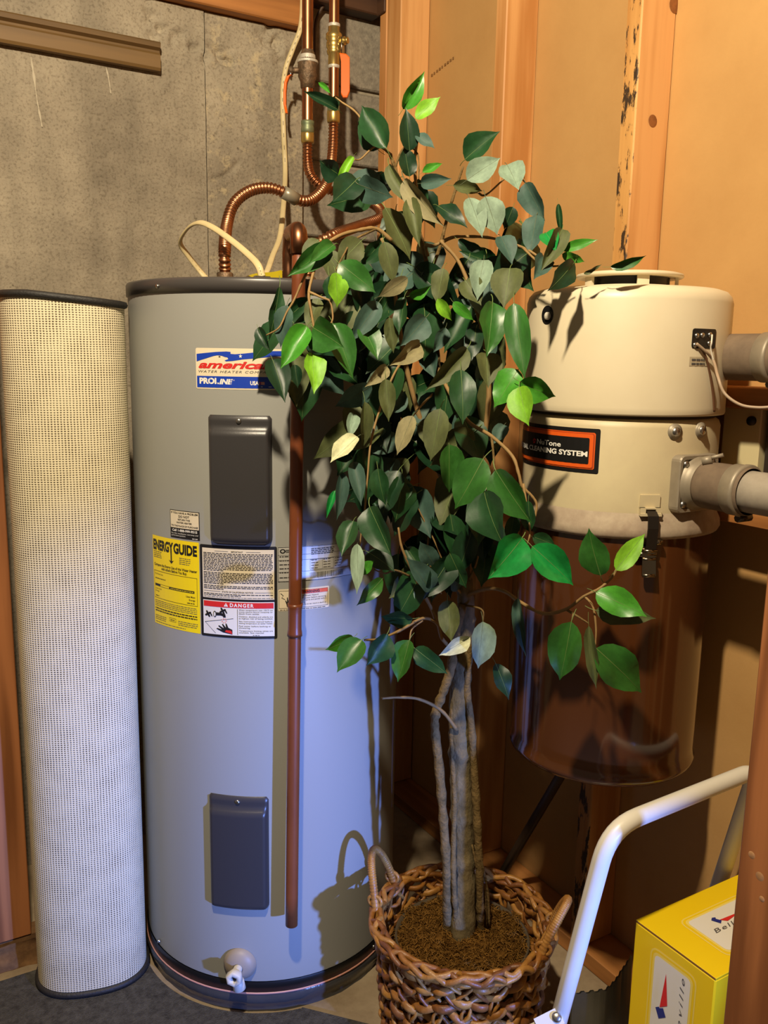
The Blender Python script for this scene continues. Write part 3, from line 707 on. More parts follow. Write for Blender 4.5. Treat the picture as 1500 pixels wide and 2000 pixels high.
# --- electric shock warning
a0 = DA+rad(-108.5); d = Decal(cyl_surf(HC, HR, a0, .8330)); W, H = .0980, .0415
d.rrect(0, 0, W, H, .003, PAPERC, 1); frame(d, .0015, .0050, .0280, .0385, .0005, INK)
d.rect(.0300, .0310, W-.003, .0385, ORP, 2); d.text('WARNING', .062, .0325, .0048, INK, .032, 'c', .02, lv=3)
for s, y in (('Electrical Shock Hazard', .0262), ('Turn off power before servicing.', .0218), ('Replace all parts and panels before', .0178), ('operating.', .0140), ('Failure to do so can result in death or', .0100), ('injury.', .0064)):
    d.text(s, .0320, y, .0026, INK, min(.060, .0019*len(s)), lv=2)
frame(d, .0300, .0050, W-.003, .0385, .0005, INK)
d.poly([(.0160, .0080), (.0235, .0080), (.0245, .0130), (.0265, .0200), (.0250, .0205), (.0235, .0170), (.0238, .0265), (.0222, .0265), (.0215, .0180), (.0208, .0285), (.0192, .0285), (.0188, .0180), (.0175, .0260), (.0160, .0255), (.0162, .0165), (.0140, .0205), (.0128, .0195), (.0150, .0130)], INK, 2)
for a, b in (((.0040, .0335), (.0090, .0290)), ((.0090, .0290), (.0060, .0250)), ((.0060, .0250), (.0120, .0215))):
    d.poly([(a[0], a[1]), (a[0]+.0009, a[1]+.0006), (b[0]+.0009, b[1]+.0006), (b[0], b[1])], INK, 2)
d.words(.003, .0016, .090, INKG, .0012, 2, 260)
d.build('shock_sticker', heater, PAPERC, 'cream and orange shock warning sticker')
# clear tape scrap
d = Decal(cyl_surf(HC, HR, DA+rad(-97.5), 1.196)); d.rect(0, 0, .045, .024, mat('clear_tape', (150, 150, 144), .3), 1); d.build('tape_scrap', heater, MATS['clear_tape'])

# --- drain valve
va = DA+rad(-124.9); vd = Vector((math.cos(va), math.sin(va), 0)); vo = Vector((HC[0]+HR*vd.x, HC[1]+HR*vd.y, .108)); side = Vector((-vd.y, vd.x, 0))
dv = MB(); dv.lathe([(.033, .000), (.033, .003), (.026, .012), (.014, .017), (.010, .017)], axis=vd, origin=vo, n=32); esc = dv.build('drain_valve', TANP, heater)
dv = MB(); dv.lathe([(.009, .010), (.009, .046)], axis=vd, origin=vo, n=20); dv.lathe([(.0145, .034), (.0165, .037), (.0165, .048), (.0145, .050), (.0075, .050), (.0075, .040)], axis=vd, origin=vo, n=6)
dv.build('valve_stem', WHITEP, esc)
dv = MB(); dv.lathe([(0, .0405), (.0075, .0405), (.0075, .044)], axis=vd, origin=vo, n=16); dv.build('valve_bore', BLACKP, esc)
dv = MB(); oo = vo+vd*.026; dv.lathe([(.008, .0), (.008, .016), (.0115, .018), (.0125, .036), (.0105, .038), (.006, .038)], axis=(0, 0, -1)+Vector(side)*.15 if False else (side.x*.15, side.y*.15, -1), origin=oo, n=20); dv.build('spout', WHITEP, esc)

# --- water ports on top
TOPZ = 1.4305
portL = Vector((HC[0], HC[1], 0))+_rt*(-.086)+_fh*(-.01); portR = Vector((HC[0], HC[1], 0))+_rt*(.075)+_fh*(.06)
for p in (portL, portR):
    mb = MB(); mb.lathe([(.013, TOPZ-.004), (.013, TOPZ+.004)], (p.x, p.y), 16); mb.lathe([(.015, TOPZ), (.0175, TOPZ+.003), (.0175, TOPZ+.026), (.0155, TOPZ+.028), (.010, TOPZ+.028)], (p.x, p.y), 6)
    mb.build('port_nut', TARN, heater)
# cable clamp on top
cc = at_depth(512, 541, 1.60)
mb = MB(); mb.lathe([(.018, TOPZ-.006), (.018, TOPZ+.003), (.012, TOPZ+.006), (.006, TOPZ+.006)], (cc.x, cc.y), 20); mb.box((cc.x-.016, cc.y-.006, TOPZ+.002), (cc.x+.016, cc.y+.006, TOPZ+.009), 0, .002); mb.build('cable_clamp', STEEL, heater)

# --- yellow tag lying on the lid
ya, yb = at_depth(458, 540, 1.66), at_depth(556, 515, 1.74)
mb = MB(); P = []; nu, nv = 16, 6
for j in range(nv):
    for i in range(nu):
        s = i/(nu-1); q = j/(nv-1); b = ya.lerp(yb, s)+_fh*(.05*(q-.2)); wv = math.sin(s*PI)*.010+math.sin(s*5)*.003
        P.append((b.x, b.y, TOPZ+.003+q*(.004+.036*s**.8*(1 if s < .9 else 1-(s-.9)*4))+.003*math.sin(s*6)*q))
o = mb.grid(P, nu, nv); mb.grid([(x, y, z_-.001) for x, y, z_ in P], nu, nv)
tag(mb.build('yellow_tag', YELLOWT), 'curled yellow plastic tag lying on top of the water heater', 'tag')

# ================================================================== DISCHARGE PIPE
dA = at_cyl(584, 500, HC, HR+.034); dB = at_cyl(569.5, 1806, HC, HR+.044)
ptop = at_cyl(585, 472, HC, HR+.034); up_z = ptop.z
pipe = thing('discharge_pipe', dB, 'long brown copper relief pipe hanging down the front of the heater', 'pipe')
axis_ = (Vector((dA.x, dA.y, up_z))-dB)
mb = MB(); mb.tube([dB+axis_*t for t in [i/20 for i in range(21)]], .0118, 20); mb.build('pipe', DISCH, pipe)
def on_pipe(py):
    best = min(range(400), key=lambda i: abs((lambda P: 1000-FPX*(P-CAM).dot(CU)/depth(P))(dB+axis_*(i/399))-py)); return best/399
t0, t1 = on_pipe(1178), on_pipe(1240); cpts = [dB+axis_*(t1+(t0-t1)*i/10) for i in range(11)]
mb = MB(); mb.tube(cpts, [.0138, .0134, .0124, .0123, .0122, .0122, .0122, .0123, .0124, .0134, .0138], 20); mb.build('coupling', DISCH, pipe)
mb = MB(); pt = dB+axis_; ic = (Vector((HC[0], HC[1], 0))-pt); ic.z = 0; ic.normalize()
el = [pt+Vector((0, 0, -.02))]+[pt+ic*(.02*(1-math.cos(a)))+Vector((0, 0, .02*math.sin(a))) for a in [PI/2*i/8 for i in range(9)]]+[pt+ic*.06+Vector((0, 0, .02))]
mb.tube(el, .0150, 18); mb.tube([el[-1], el[-1]+ic*.02, el[-1]+ic*.03+Vector((0, 0, -.03)), Vector((el[-1].x+ic.x*.03, el[-1].y+ic.y*.03, TOPZ+.001))], .012, 16)
mb.build('elbow', COPPER, pipe)

# ================================================================== SUPPLY PIPES AND VALVES
def P2(px, py, Y=-.11): return at_plane(px, py, 1, Y)
def bellows(path_pts, r, pitch, depth_):
    # corrugated tube: resample densely, modulate radius
    pts = catmull(path_pts, 24); L = [0]
    for a, b in zip(pts, pts[1:]): L.append(L[-1]+(b-a).length)
    n = int(L[-1]/(pitch/6)); out = []; rr = []; j = 0
    for i in range(n+1):
        s = L[-1]*i/n
        while j < len(L)-2 and L[j+1] < s: j += 1
        t = (s-L[j])/max(1e-9, L[j+1]-L[j]); out.append(pts[j].lerp(pts[j+1], t)); rr.append(r+depth_*math.cos(2*PI*s/pitch))
    return out, rr
def vertical(px, y0, y1, Y):
    a = P2(px, y0, Y); b = P2(px, y1, Y); return a.x, b.z, a.z
# cold pipe with tarnished valve
x1, zl, zh = vertical(601, 0, 268, -.12); xc = P2(601, 130, -.12).x
cp1 = thing('supply_pipe', (xc, -.12, zl), 'tarnished copper supply pipe with corroded valve and orange lever on its left', 'pipe')
Z = lambda py, Y=-.12: P2(601, py, Y).z
mb = MB(); mb.lathe([(.0142, Z(268)), (.0142, 2.46)], (xc, -.12), 24); mb.build('pipe', COPPER, cp1)
mb = MB(); mb.lathe([(.0142, Z(98)), (.0185, Z(108)), (.0195, Z(118)), (.0245, Z(122)), (.0245, Z(130)), (.0225, Z(136)), (.0240, Z(150)), (.0185, Z(160)), (.0175, Z(172)), (.0142, Z(174))], (xc, -.12), 24); vb = mb.build('valve_body', TARN, cp1)
mb = MB(); mb.lathe([(.0250, Z(119)), (.0262, Z(121.5)), (.0250, Z(124))], (xc, -.12), 24); mb.lathe([(.0188, Z(108)), (.0198, Z(113)), (.0192, Z(117))], (xc, -.12), 20); mb.build('solder_ring', SOLDER, vb)
lx = -_rt                                             # the lever points left of the valve
so = Vector((xc, -.12, Z(138)))
mb = MB(); mb.tube([so+lx*.018, so+lx*.040], .007, 12); mb.tube([so+lx*.036, so+lx*.046], .010, 6); mb.build('valve_stem', TARN, vb)
def lever(base, off, length, parent, width=.016, th_=.006, bend=.012, facing=None):
    mb = MB(); rows = []
    side = facing if facing is not None else Vector((0, 0, 0))
    n_ = off.cross(Vector((0, 0, 1))).normalized()
    prof = [(0, 0), (.008, -.004), (.014, -.018), (.016, -.040), (.016, -length+.02), (.012, -length)]
    for o_, zz in prof:
        c0 = base+off*o_+Vector((0, 0, zz)); wd = width/2*(1 if zz > -length+.005 else .6)
        for q in ((-1, -1), (1, -1), (1, 1), (-1, 1)): rows.append(c0+n_*(wd*q[0])+off*(th_/2*q[1]))
    o = mb.grid(rows, 4, len(prof), True); mb.f.append((o, o+1, o+2, o+3)); mb.m.append(0); mb.smooth.append(False)
    k = o+4*(len(prof)-1); mb.f.append((k+3, k+2, k+1, k)); mb.m.append(0); mb.smooth.append(False)
    return mb.build('lever', ORANGE, parent)
lever(so+lx*.040+Vector((0, 0, -.012)), lx, .088, vb, .018)
mb = MB(); mb.tube([so+lx*.040+Vector((0, 0, .006)), so+lx*.041+Vector((0, 0, -.022))], .006, 8, flat=.3); mb.build('lever_tang', STEEL, vb)
mb = MB(); mb.lathe([(.0142, Z(236)), (.0165, Z(237)), (.0165, Z(243)), (.0150, Z(246)), (.0165, Z(250)), (.0165, Z(258)), (.0145, Z(260))], (xc, -.12), 20); mb.build('adapter', PATINA, cp1)
mb = MB(); mb.lathe([(.012, Z(259)), (.0175, Z(260)), (.0182, Z(263)), (.0182, Z(277)), (.0165, Z(280)), (.010, Z(280))], (xc, -.12), 6); mb.build('union_nut', BRASS, cp1)
# hot pipe with clean brass valve
xh = P2(652, 130, -.13).x; YH = -.13
Z2 = lambda py: P2(652, py, YH).z
cp2 = thing('supply_pipe', (xh, YH, Z2(235)), 'bright copper supply pipe with clean brass ball valve and orange lever on its right', 'pipe')
mb = MB(); mb.lathe([(.0128, Z2(225)), (.0128, 2.46)], (xh, YH), 24); mb.build('pipe', COPPER, cp2)
mb = MB(); mb.lathe([(.0128, Z2(48)), (.0145, Z2(50)), (.0145, Z2(63)), (.0200, Z2(67)), (.0205, Z2(76)), (.0170, Z2(80)), (.0190, Z2(84)), (.0190, Z2(93)), (.0160, Z2(97)), (.0180, Z2(100)), (.0165, Z2(106)), (.0140, Z2(108)), (.0145, Z2(128)), (.0128, Z2(131))], (xh, YH), 24); vb2 = mb.build('valve_body', BRASS, cp2)
mb = MB(); mb.lathe([(.0148, Z2(47)), (.0152, Z2(50)), (.0146, Z2(53))], (xh, YH), 20); mb.lathe([(.0146, Z2(128)), (.0150, Z2(131)), (.0132, Z2(134))], (xh, YH), 20); mb.build('solder_ring', SOLDER, vb2)
s2 = Vector((xh, YH, Z2(82))); rx = _rt*.9-_fh*.35; rx.normalize()
mb = MB(); mb.tube([s2+rx*.015, s2+rx*.034], .007, 12); mb.tube([s2+rx*.026, s2+rx*.030], .010, 12); mb.tube([s2+rx*.032, s2+rx*.038], .008, 6); mb.build('valve_stem', BRASS, vb2)
mb = MB(); mb.tube([s2+rx*.024+Vector((0, 0, .008)), s2+rx*.025+Vector((0, 0, -.030))], .010, 8, flat=.12, ref=rx.cross(Vector((0, 0, 1)))); mb.build('lever_tang', STEEL, vb2)
lt_ = depth(s2)-.030; mb = MB(); LV = [(663, 103), (676, 105), (683, 112), (683, 178), (678, 190), (670, 190), (666, 183), (666, 120)]
fr = [at_depth(x, y, lt_) for x, y in LV]; bk = [p+CF*.006 for p in fr]; n = len(LV)
mb.add([p.lerp(sum(fr, Vector())/n, .06)-CF*.0015 for p in fr]+fr+bk, [tuple(reversed(range(n)))]+[(k*n+i, k*n+(i+1) % n, (k+1)*n+(i+1) % n, (k+1)*n+i) for k in range(2) for i in range(n)]+[tuple(2*n+i for i in range(n))], 0, False)
lv2 = mb.build('lever', ORANGE, vb2)
mb = MB(); mb.lathe([(.0128, Z2(205)), (.0155, Z2(208)), (.0155, Z2(216)), (.0145, Z2(219))], (xh, YH), 20); mb.build('adapter', PATINA, cp2)
mb = MB(); mb.lathe([(.012, Z2(216)), (.0175, Z2(218)), (.0182, Z2(221)), (.0182, Z2(237)), (.0165, Z2(240)), (.010, Z2(240))], (xh, YH), 6); mb.build('union_nut', BRASS, cp2)

# corrugated connectors
def flex(name, pts, label, r=.0112):
    o_, rr = bellows(pts, r, .0085, .0017); mb = MB(); mb.tube(o_, rr, 14)
    t = thing(name, pts[-1], label, 'connector', 'corrugated connectors above the heater'); mb.build('bellows', COPPER2, t)
    mb = MB(); mb.tube([pts[0]+Vector((0, 0, .02)), pts[0]+Vector((0, 0, -.004))], .0108, 16); mb.tube([pts[-1]+Vector((0, 0, .022)), pts[-1]], .0108, 16); mb.build('plain_end', COPPER, t)
    return t
fl1 = [Vector((xc, -.12, Z(285))), P2(601, 315, -.12), P2(606, 340, -.135), P2(625, 362, -.15), P2(660, 376, -.16), P2(705, 388, -.17), P2(738, 405, -.21), P2(742, 425, -.27), P2(705, 440, -.33)]
fl1 += [at_depth(655, 458, 1.86), at_depth(622, 476, 1.85), Vector((portR.x, portR.y, 1.49)), Vector((portR.x, portR.y, TOPZ+.0285))]
flex('flex_connector', fl1, 'corrugated copper connector swinging right behind the leaves')
fl2 = [Vector((xh, YH, Z2(245))), P2(650, 285, -.14), P2(646, 325, -.17), at_depth(636, 362, 2.05), at_depth(612, 388, 2.0), at_depth(588, 392, 1.97), at_depth(560, 378, 1.95), at_depth(525, 367, 1.93), at_depth(488, 373, 1.90), at_depth(457, 398, 1.87)]
fl2 += [at_depth(443, 440, 1.84), Vector((portL.x, portL.y, 1.50)), Vector((portL.x, portL.y, TOPZ+.0285))]
f2 = flex('flex_connector', fl2, 'corrugated copper connector arching left to the front of the heater lid')
tp = [at_depth(x, y, d_) for x, y, d_ in ((579, 390, 1.965), (566, 382, 1.953), (553, 375, 1.945))]
mb = MB(); mb.tube(tp, .0145, 14); mb.build('tape_wrap', TAPE, f2)

# cables
def flatcable(name, pts, label, k=10):
    c = catmull(pts, k); mb = MB(); mb.tube(c, .0066, 10, flat=.5, ref=_rt)
    o = mb.build(name, CABLE, None, origin=pts[-1]); tag(o, label, 'cable', 'cream cables above the heater')
    mb = MB(); r = random.Random(3); tot = len(c)
    for i in range(2, tot-3, 3):
        a, b = c[i], c[i+1]; n_ = (CAM-a).normalized(); t = (b-a).normalized(); s = t.cross(n_).normalized(); q = a+n_*.0036
        L_ = min((b-a).length, .012)
        mb.add([q-s*.0008, q+s*.0008, q+s*.0008+t*L_, q-s*.0008+t*L_], [(0, 1, 2, 3)], 0, False)
    mb.build('print', CABLED, o); return o
flatcable('electrical_cable', [at_plane(592, -30, 1, -.045), at_plane(588, 48, 1, -.045), at_plane(572, 95, 1, -.03), at_plane(558, 135, 1, -.02), at_plane(552, 185, 1, -.02), at_plane(554, 260, 1, -.02), at_plane(557, 340, 1, -.03), at_depth(552, 420, 2.08), at_depth(546, 465, 2.0), at_depth(533, 498, 1.92), at_depth(524, 524, 1.86), at_depth(518, 536, 1.84), at_depth(514, 548, 1.83)], 'cream flat cable running down the concrete behind the orange lever')
flatcable('electrical_cable', [Vector((cc.x, cc.y, TOPZ+.008)), at_depth(505, 520, 1.60), at_depth(490, 502, 1.62), at_depth(455, 472, 1.66), at_depth(415, 444, 1.70), at_depth(388, 435, 1.73), at_depth(366, 447, 1.77), at_depth(352, 474, 1.81), at_depth(368, 500, 1.84), at_depth(390, 528, 1.86), at_depth(404, 545, 1.86)], 'cream flat cable bent in a loop above the heater lid')
mb = MB(); mb.tube(catmull([at_plane(668, -20, 1, .0), at_plane(640, 2, 1, .01), at_plane(622, 28, 1, .02), at_plane(615, 60, 1, .03), at_plane(614, 130, 1, .034)], 8), .004, 8)
tag(mb.build('dark_wire', mat('dark_wire', (70, 50, 34), .6)), 'thin dark wire between the two copper supply pipes', 'wire')

# ================================================================== ROLLED RUG
def rug():
    ctr = _rt*(-.6245)+_fh*(-.932); th0 = rad(16); n = 72; A, B, ex = .109, .086, 2.4
    def cs(t):
        c, s = math.cos(t), math.sin(t); x = A*math.copysign(abs(c)**(2/ex), c); y = B*math.copysign(abs(s)**(2/ex), s)
        X = x*math.cos(th0)-y*math.sin(th0); Y = x*math.sin(th0)+y*math.cos(th0)
        return ctr+_rt*X+_fh*Y
    base = [cs(2*PI*i/n) for i in range(n+1)]; arc = [0]
    for a, b in zip(base, base[1:]): arc.append(arc[-1]+(b-a).length)
    ztop = lambda p: 1.404-.10*max(0, (p-ctr).dot(_rt)+.03)*.9
    root = thing('rolled_rug', (ctr.x, ctr.y, .008), 'rolled up rug with woven beige backing standing on end on the carpet', 'rug')
    mb = MB(); P = []; uvs = []; nv = 60
    for j in range(nv):
        f = j/(nv-1)
        for i in range(n+1):
            p = base[i]; zz = .020+(ztop(p)-.020-.012)*f; wob = 1+.010*noise.noise(Vector((math.cos(i*2*PI/n)*1.5, math.sin(i*2*PI/n)*1.5, f*5)))
            q = ctr+(p-ctr)*wob; P.append((q.x, q.y, zz)); uvs.append((arc[i], zz))
    mb.grid(P, n+1, nv)
    o = mb.build('backing', MATS['weave'], root); uv = o.data.uv_layers.new(name='UVMap')
    for l in o.data.loops: uv.data[l.index].uv = uvs[l.vertex_index]
    bind = mat('rug_binding', (38, 36, 34), .6, bump=.3, bump_scale=200)
    mb = MB(); mb.tube([Vector((p.x, p.y, .015)) for p in base[:-1]], .0068, 8, closed=True); mb.build('binding', bind, root)
    mb = MB(); mb.tube([Vector((p.x, p.y, ztop(p)-.008)) for p in base[:-1]], .0068, 8, closed=True); mb.build('binding', bind, root)
    # spiral of pile seen at the ends
    for zz, nm in ((None, 'top'), (.012, 'bottom')):
        mb = MB(); P = []; N_ = 260
        for i in range(N_):
            t = 2*PI*5*i/N_; f = 1-.92*i/N_; p = ctr+(cs(t)-ctr)*f*.95; zt = (ztop(p)-.012) if zz is None else zz
            P += [(p.x, p.y, zt), (p.x, p.y, zt-.05 if zz is None else zt+.05)]
        mb.grid(P, 2, N_); mb.build('spiral_edge', mat('rug_pile', (60, 58, 58), 1), root)
rug()

# ================================================================== CENTRAL VACUUM UNIT
NC = (-.215, -1.105); UR, LR, CRD = .169, .164, .165
vac = thing('central_vacuum', (NC[0], NC[1], .585), 'beige and brown central vacuum canister hung on the stud wall', 'vacuum')
mb = MB(); mb.lathe([(CRD-.030, .592), (CRD-.028, .586), (CRD-.006, .590), (CRD+.001, .598), (CRD+.002, .604), (CRD-.0005, .609), (CRD-.0005, .625), (CRD, .66), (CRD+.001, 1.026)], NC, 96, cap0=True); can = mb.build('dirt_can', BROWN, vac); can['label'] = 'glossy dark brown dirt can'
mb = MB(); mb.lathe([(CRD+.001, 1.018), (CRD+.0085, 1.020), (CRD+.0115, 1.026), (CRD+.0105, 1.036), (CRD+.004, 1.050), (LR+.0005, 1.060)], NC, 96); mb.build('flange', DUSTY, vac)
mb = MB(); mb.lathe([(LR, 1.056), (LR, 1.195), (LR-.003, 1.203), (LR-.010, 1.208), (LR-.03, 1.209)], NC, 96); mb.build('lower_housing', LOWERB, vac)
mb = MB(); mb.lathe([(LR-.012, 1.200), (LR-.008, 1.214)], NC, 96); mb.build('gasket', GASKET, vac)
mb = MB(); mb.lathe([(UR-.02, 1.2135), (UR-.001, 1.2135), (UR+.0005, 1.217), (UR, 1.226), (UR, 1.392), (UR-.003, 1.402), (UR-.010, 1.410), (UR-.022, 1.414), (.05, 1.4165)], NC, 96); up_h = mb.build('upper_housing', BEIGE, vac)
# exhaust cap with slots
mb = MB(); mb.lathe([(.075, 1.414), (.080, 1.4165), (.080, 1.4205), (.073, 1.4205)], NC, 64)
for k in range(5):
    a0 = rad(-199+72*k); P = []
    for r_ in (.0800, .0745):
        for i in range(6):
            for zz in (1.4195, 1.4365):
                a = a0+rad(14)*i/5; P.append((NC[0]+r_*math.cos(a), NC[1]+r_*math.sin(a), zz))
    o = len(mb.v); mb.v += P
    for rr in (0, 12):
        for i in range(5): mb.f.append((o+rr+2*i, o+rr+2*i+2, o+rr+2*i+3, o+rr+2*i+1)); mb.m.append(0); mb.smooth.append(False)
    for i in (0, 5): mb.f.append((o+2*i, o+12+2*i, o+13+2*i, o+1+2*i)); mb.m.append(0); mb.smooth.append(False)
mb.lathe([(.060, 1.435), (.0865, 1.4345), (.0885, 1.437), (.0875, 1.4405), (.080, 1.4425), (0, 1.444)], NC, 64); ex = mb.build('exhaust_cap', BEIGE, vac)
mb = MB(); mb.lathe([(.066, 1.414), (.066, 1.436)], NC, 40); mb.build('cap_core', BLACKP, ex)
# overload button in a black recess
ba = rad(176.5); bd = Vector((math.cos(ba), math.sin(ba), 0)); bo = Vector((NC[0]+UR*bd.x, NC[1]+UR*bd.y, 1.369))
bsurf = lambda u, v, h: (NC[0]+(UR+h)*math.cos(ba+u/UR), NC[1]+(UR+h)*math.sin(ba+u/UR), 1.369+v)
d = Decal(bsurf, .0006); d.poly(blob(0, 0, .0150, .0150, 28), BLACKP, 1); bb = d.build('button_recess', vac, BLACKP)
d = None; mb = MB(); mb.lathe([(.0062, .0), (.0062, .004), (.004, .0055), (0, .006)], axis=bd, origin=bo+Vector((-bd.y, bd.x, 0))*.003+Vector((0, 0, -.002)), n=20); mb.build('reset_button', WHITEP, bb)
# terminal window
ta = rad(-91.5); tw, th_ = .0265, .0150
tsurf = lambda u, v, h: (NC[0]+(UR+h)*math.cos(ta+u/UR), NC[1]+(UR+h)*math.sin(ta+u/UR), 1.334+v)
d = Decal(tsurf, .0006); d.rrect(-tw, -th_, tw, th_, .004, BLACKP, 1); tb = d.build('terminal_window', vac, BLACKP)
d = Decal(tsurf, .0009); d.rect(-tw+.001, -th_+.001, tw*.45, .004, DARKST, 1); d.build('terminal_strip', tb, DARKST)
tn = Vector((math.cos(ta), math.sin(ta), 0))
for u, v in ((-.018, .004), (-.007, .005), (.010, .006), (.010, -.007), (-.020, -.010)):
    mb = MB(); mb.lathe([(.0042, 0), (.0042, .0015), (.003, .003), (0, .0032)], axis=tn, origin=tsurf(u, v, .0005), n=12); mb.build('terminal_screw', STEEL, tb)
d = Decal(lambda u, v, h: tsurf(u, v-.036, h), .0005); d.rect(-.028, -.006, .010, .008, mat('faded_label', (186, 172, 142), .6), 1); d.words(-.024, .002, .004, INKG, .003, 2, 1); d.words(-.024, -.004, .004, INKG, .003, 2, 2); d.build('faded_label', vac, MATS['faded_label'])
# low voltage wires
w1 = [Vector(tsurf(-.020, -.008, .004)), Vector(tsurf(-.004, -.020, .008)), Vector(tsurf(.012, -.034, .010)), at_depth(1402, 735, 1.30), at_depth(1415, 768, 1.29), at_depth(1445, 790, 1.28), at_depth(1480, 796, 1.27), at_depth(1515, 794, 1.26)]
mb = MB(); mb.tube(catmull(w1, 8), .0023, 8)
wt = tag(mb.build('control_wire', WIREM, None, origin=w1[-1]), 'thin tan control wire hanging from the terminal window of the vacuum', 'wire')
mb = MB(); mb.tube(catmull([Vector(tsurf(.010, .006, .005)), Vector(tsurf(.004, -.006, .010)), Vector(tsurf(.006, -.016, .008)), w1[2]], 6), .0014, 6); mb.build('pale_core', WHITEP, wt)
w2 = [Vector(tsurf(-.019, -.009, .004)), Vector(tsurf(-.002, -.024, .004)), Vector(tsurf(.012, -.050, .004)), Vector(tsurf(.026, -.085, .004)), Vector(tsurf(.034, -.113, .004))]
mb = MB(); mb.tube(catmull(w2, 8), .0018, 8)
tag(mb.build('control_wire', WIREB, None, origin=w2[-1]), 'thin brown control wire lying down the side of the vacuum housing', 'wire')
# name plate
aR = rad(-146.0); L_ = .235; d = Decal(cyl_surf(NC, LR, aR-L_/LR, 1.120), .0006); H = .0715
d.rrect(0, 0, L_, H, .003, BLACKP, 1); d.rrect(.007, .0065, L_-.007, H-.0065, .003, ORP, 2)
d.rrect(.0085, .0078, L_-.0085, H-.0078, .003, mat('print_dark_orange', (170, 60, 16), .5), 3); d.rrect(.010, .0090, L_-.010, H-.0090, .003, ORP, 4); d.rrect(.016, .0150, L_-.016, H-.0150, .002, BLACKP, 5)
uu = lambda ang: (rad(ang)-(aR-L_/LR))*LR
d.text('CENTRAL CLEANING SYSTEM', uu(-152.2), .0270, .0082, WHI, .196, 'r', .035, lv=7)
u0, u1 = uu(-187.8), uu(-168.6); d.text('NuTone', u0, .0392, .0085, WHI, u1-u0, 'l', .015, lv=7)
for i, (dx, dy) in enumerate(((0, 0), (.0035, .001), (-.0015, .0035), (.0045, .0048), (.001, .006))): d.poly(blob(u0-.010+dx, .0400+dy, .0017, .0017, 8), RED, 7)
d.build('name_plate', vac, BLACKP, 'black and orange name plate')
# bolts
for px, py in ((1318, 843), (1368, 840)):
    P = at_cyl(px, py, NC, LR); a = math.atan2(P.y-NC[1], P.x-NC[0]); dn = Vector((math.cos(a), math.sin(a), 0))
    mb = MB(); mb.lathe([(.0125, -.001), (.0125, .0015), (.0095, .002), (.0095, .003), (.0078, .0045), (.004, .0062), (0, .0065)], axis=dn, origin=P, n=24); bl = mb.build('bolt', CLAMP, vac)
    mb = MB(); mb.lathe([(.0075, .004), (.0068, .0062), (.003, .0078), (0, .008)], axis=dn, origin=P, n=20); mb.build('bolt_head', STEEL, bl)
# latch
P = at_cyl(1268, 990, NC, LR); la = math.atan2(P.y-NC[1], P.x-NC[0])
def lsurf(u, z_, h): return (NC[0]+(LR+h)*math.cos(la+u/LR), NC[1]+(LR+h)*math.sin(la+u/LR), z_)
def lbox(mb, u0, u1, z0, z1, h0, h1, h0b=None, h1b=None):
    h0b = h0 if h0b is None else h0b; h1b = h1 if h1b is None else h1b
    v = [lsurf(u0, z0, h0b), lsurf(u1, z0, h0b), lsurf(u1, z1, h0), lsurf(u0, z1, h0), lsurf(u0, z0, h1b), lsurf(u1, z0, h1b), lsurf(u1, z1, h1), lsurf(u0, z1, h1)]
    mb.add(v, [(0, 3, 2, 1), (4, 5, 6, 7), (0, 1, 5, 4), (2, 3, 7, 6), (0, 4, 7, 3), (1, 2, 6, 5)], 0, False)
ZL = lambda py: at_cyl(1268, py, NC, LR+.008).z
latch_root = MB(); lbox(latch_root, -.016, .016, ZL(992), ZL(968), 0, .003); lbox(latch_root, -.016, -.008, ZL(1003), ZL(992), 0, .010); lbox(latch_root, .008, .016, ZL(1003), ZL(992), 0, .010); lbox(latch_root, -.016, .016, ZL(1008), ZL(1003), .0, .012); lbox(latch_root, -.016, .016, ZL(995), ZL(992), .0, .009)
lt = latch_root.build('latch', LOWERB, vac)
mb = MB()
for (za, ha), (zb, hb) in (((ZL(998), .006), (ZL(1006), .016)), ((ZL(1006), .016), (ZL(1030), .0185)), ((ZL(1030), .0185), (ZL(1072), .014))):
    lbox(mb, -.0065, .0085, zb, za, ha, ha+.003, hb, hb+.003)
mb.build('latch_strap', DARKST, lt)
mb = MB(); 
for u in (-.013, .013): mb.tube([lsurf(u-.006, ZL(1058), .012), lsurf(u+.006, ZL(1058), .012)], .005, 10)
mb.tube([lsurf(-.022, ZL(1082), .010), lsurf(.012, ZL(1082), .010)], .0048, 10); mb.tube([lsurf(-.010, ZL(1074), .017), lsurf(.010, ZL(1074), .017)], .003, 8)
lbox(mb, -.010, .010, ZL(1088), ZL(1066), .004, .014); mb.build('latch_hinge', CHROME, lt)
mb = MB(); lbox(mb, -.010, .010, ZL(1122), ZL(1090), .012, .016, .016, .020); mb.tube([lsurf(-.010, ZL(1091), .014), lsurf(.010, ZL(1091), .014)], .0028, 8); mb.tube([lsurf(-.009, ZL(1121), .018), lsurf(.009, ZL(1121), .018)], .0032, 8); mb.build('latch_lever', CHROME, lt)
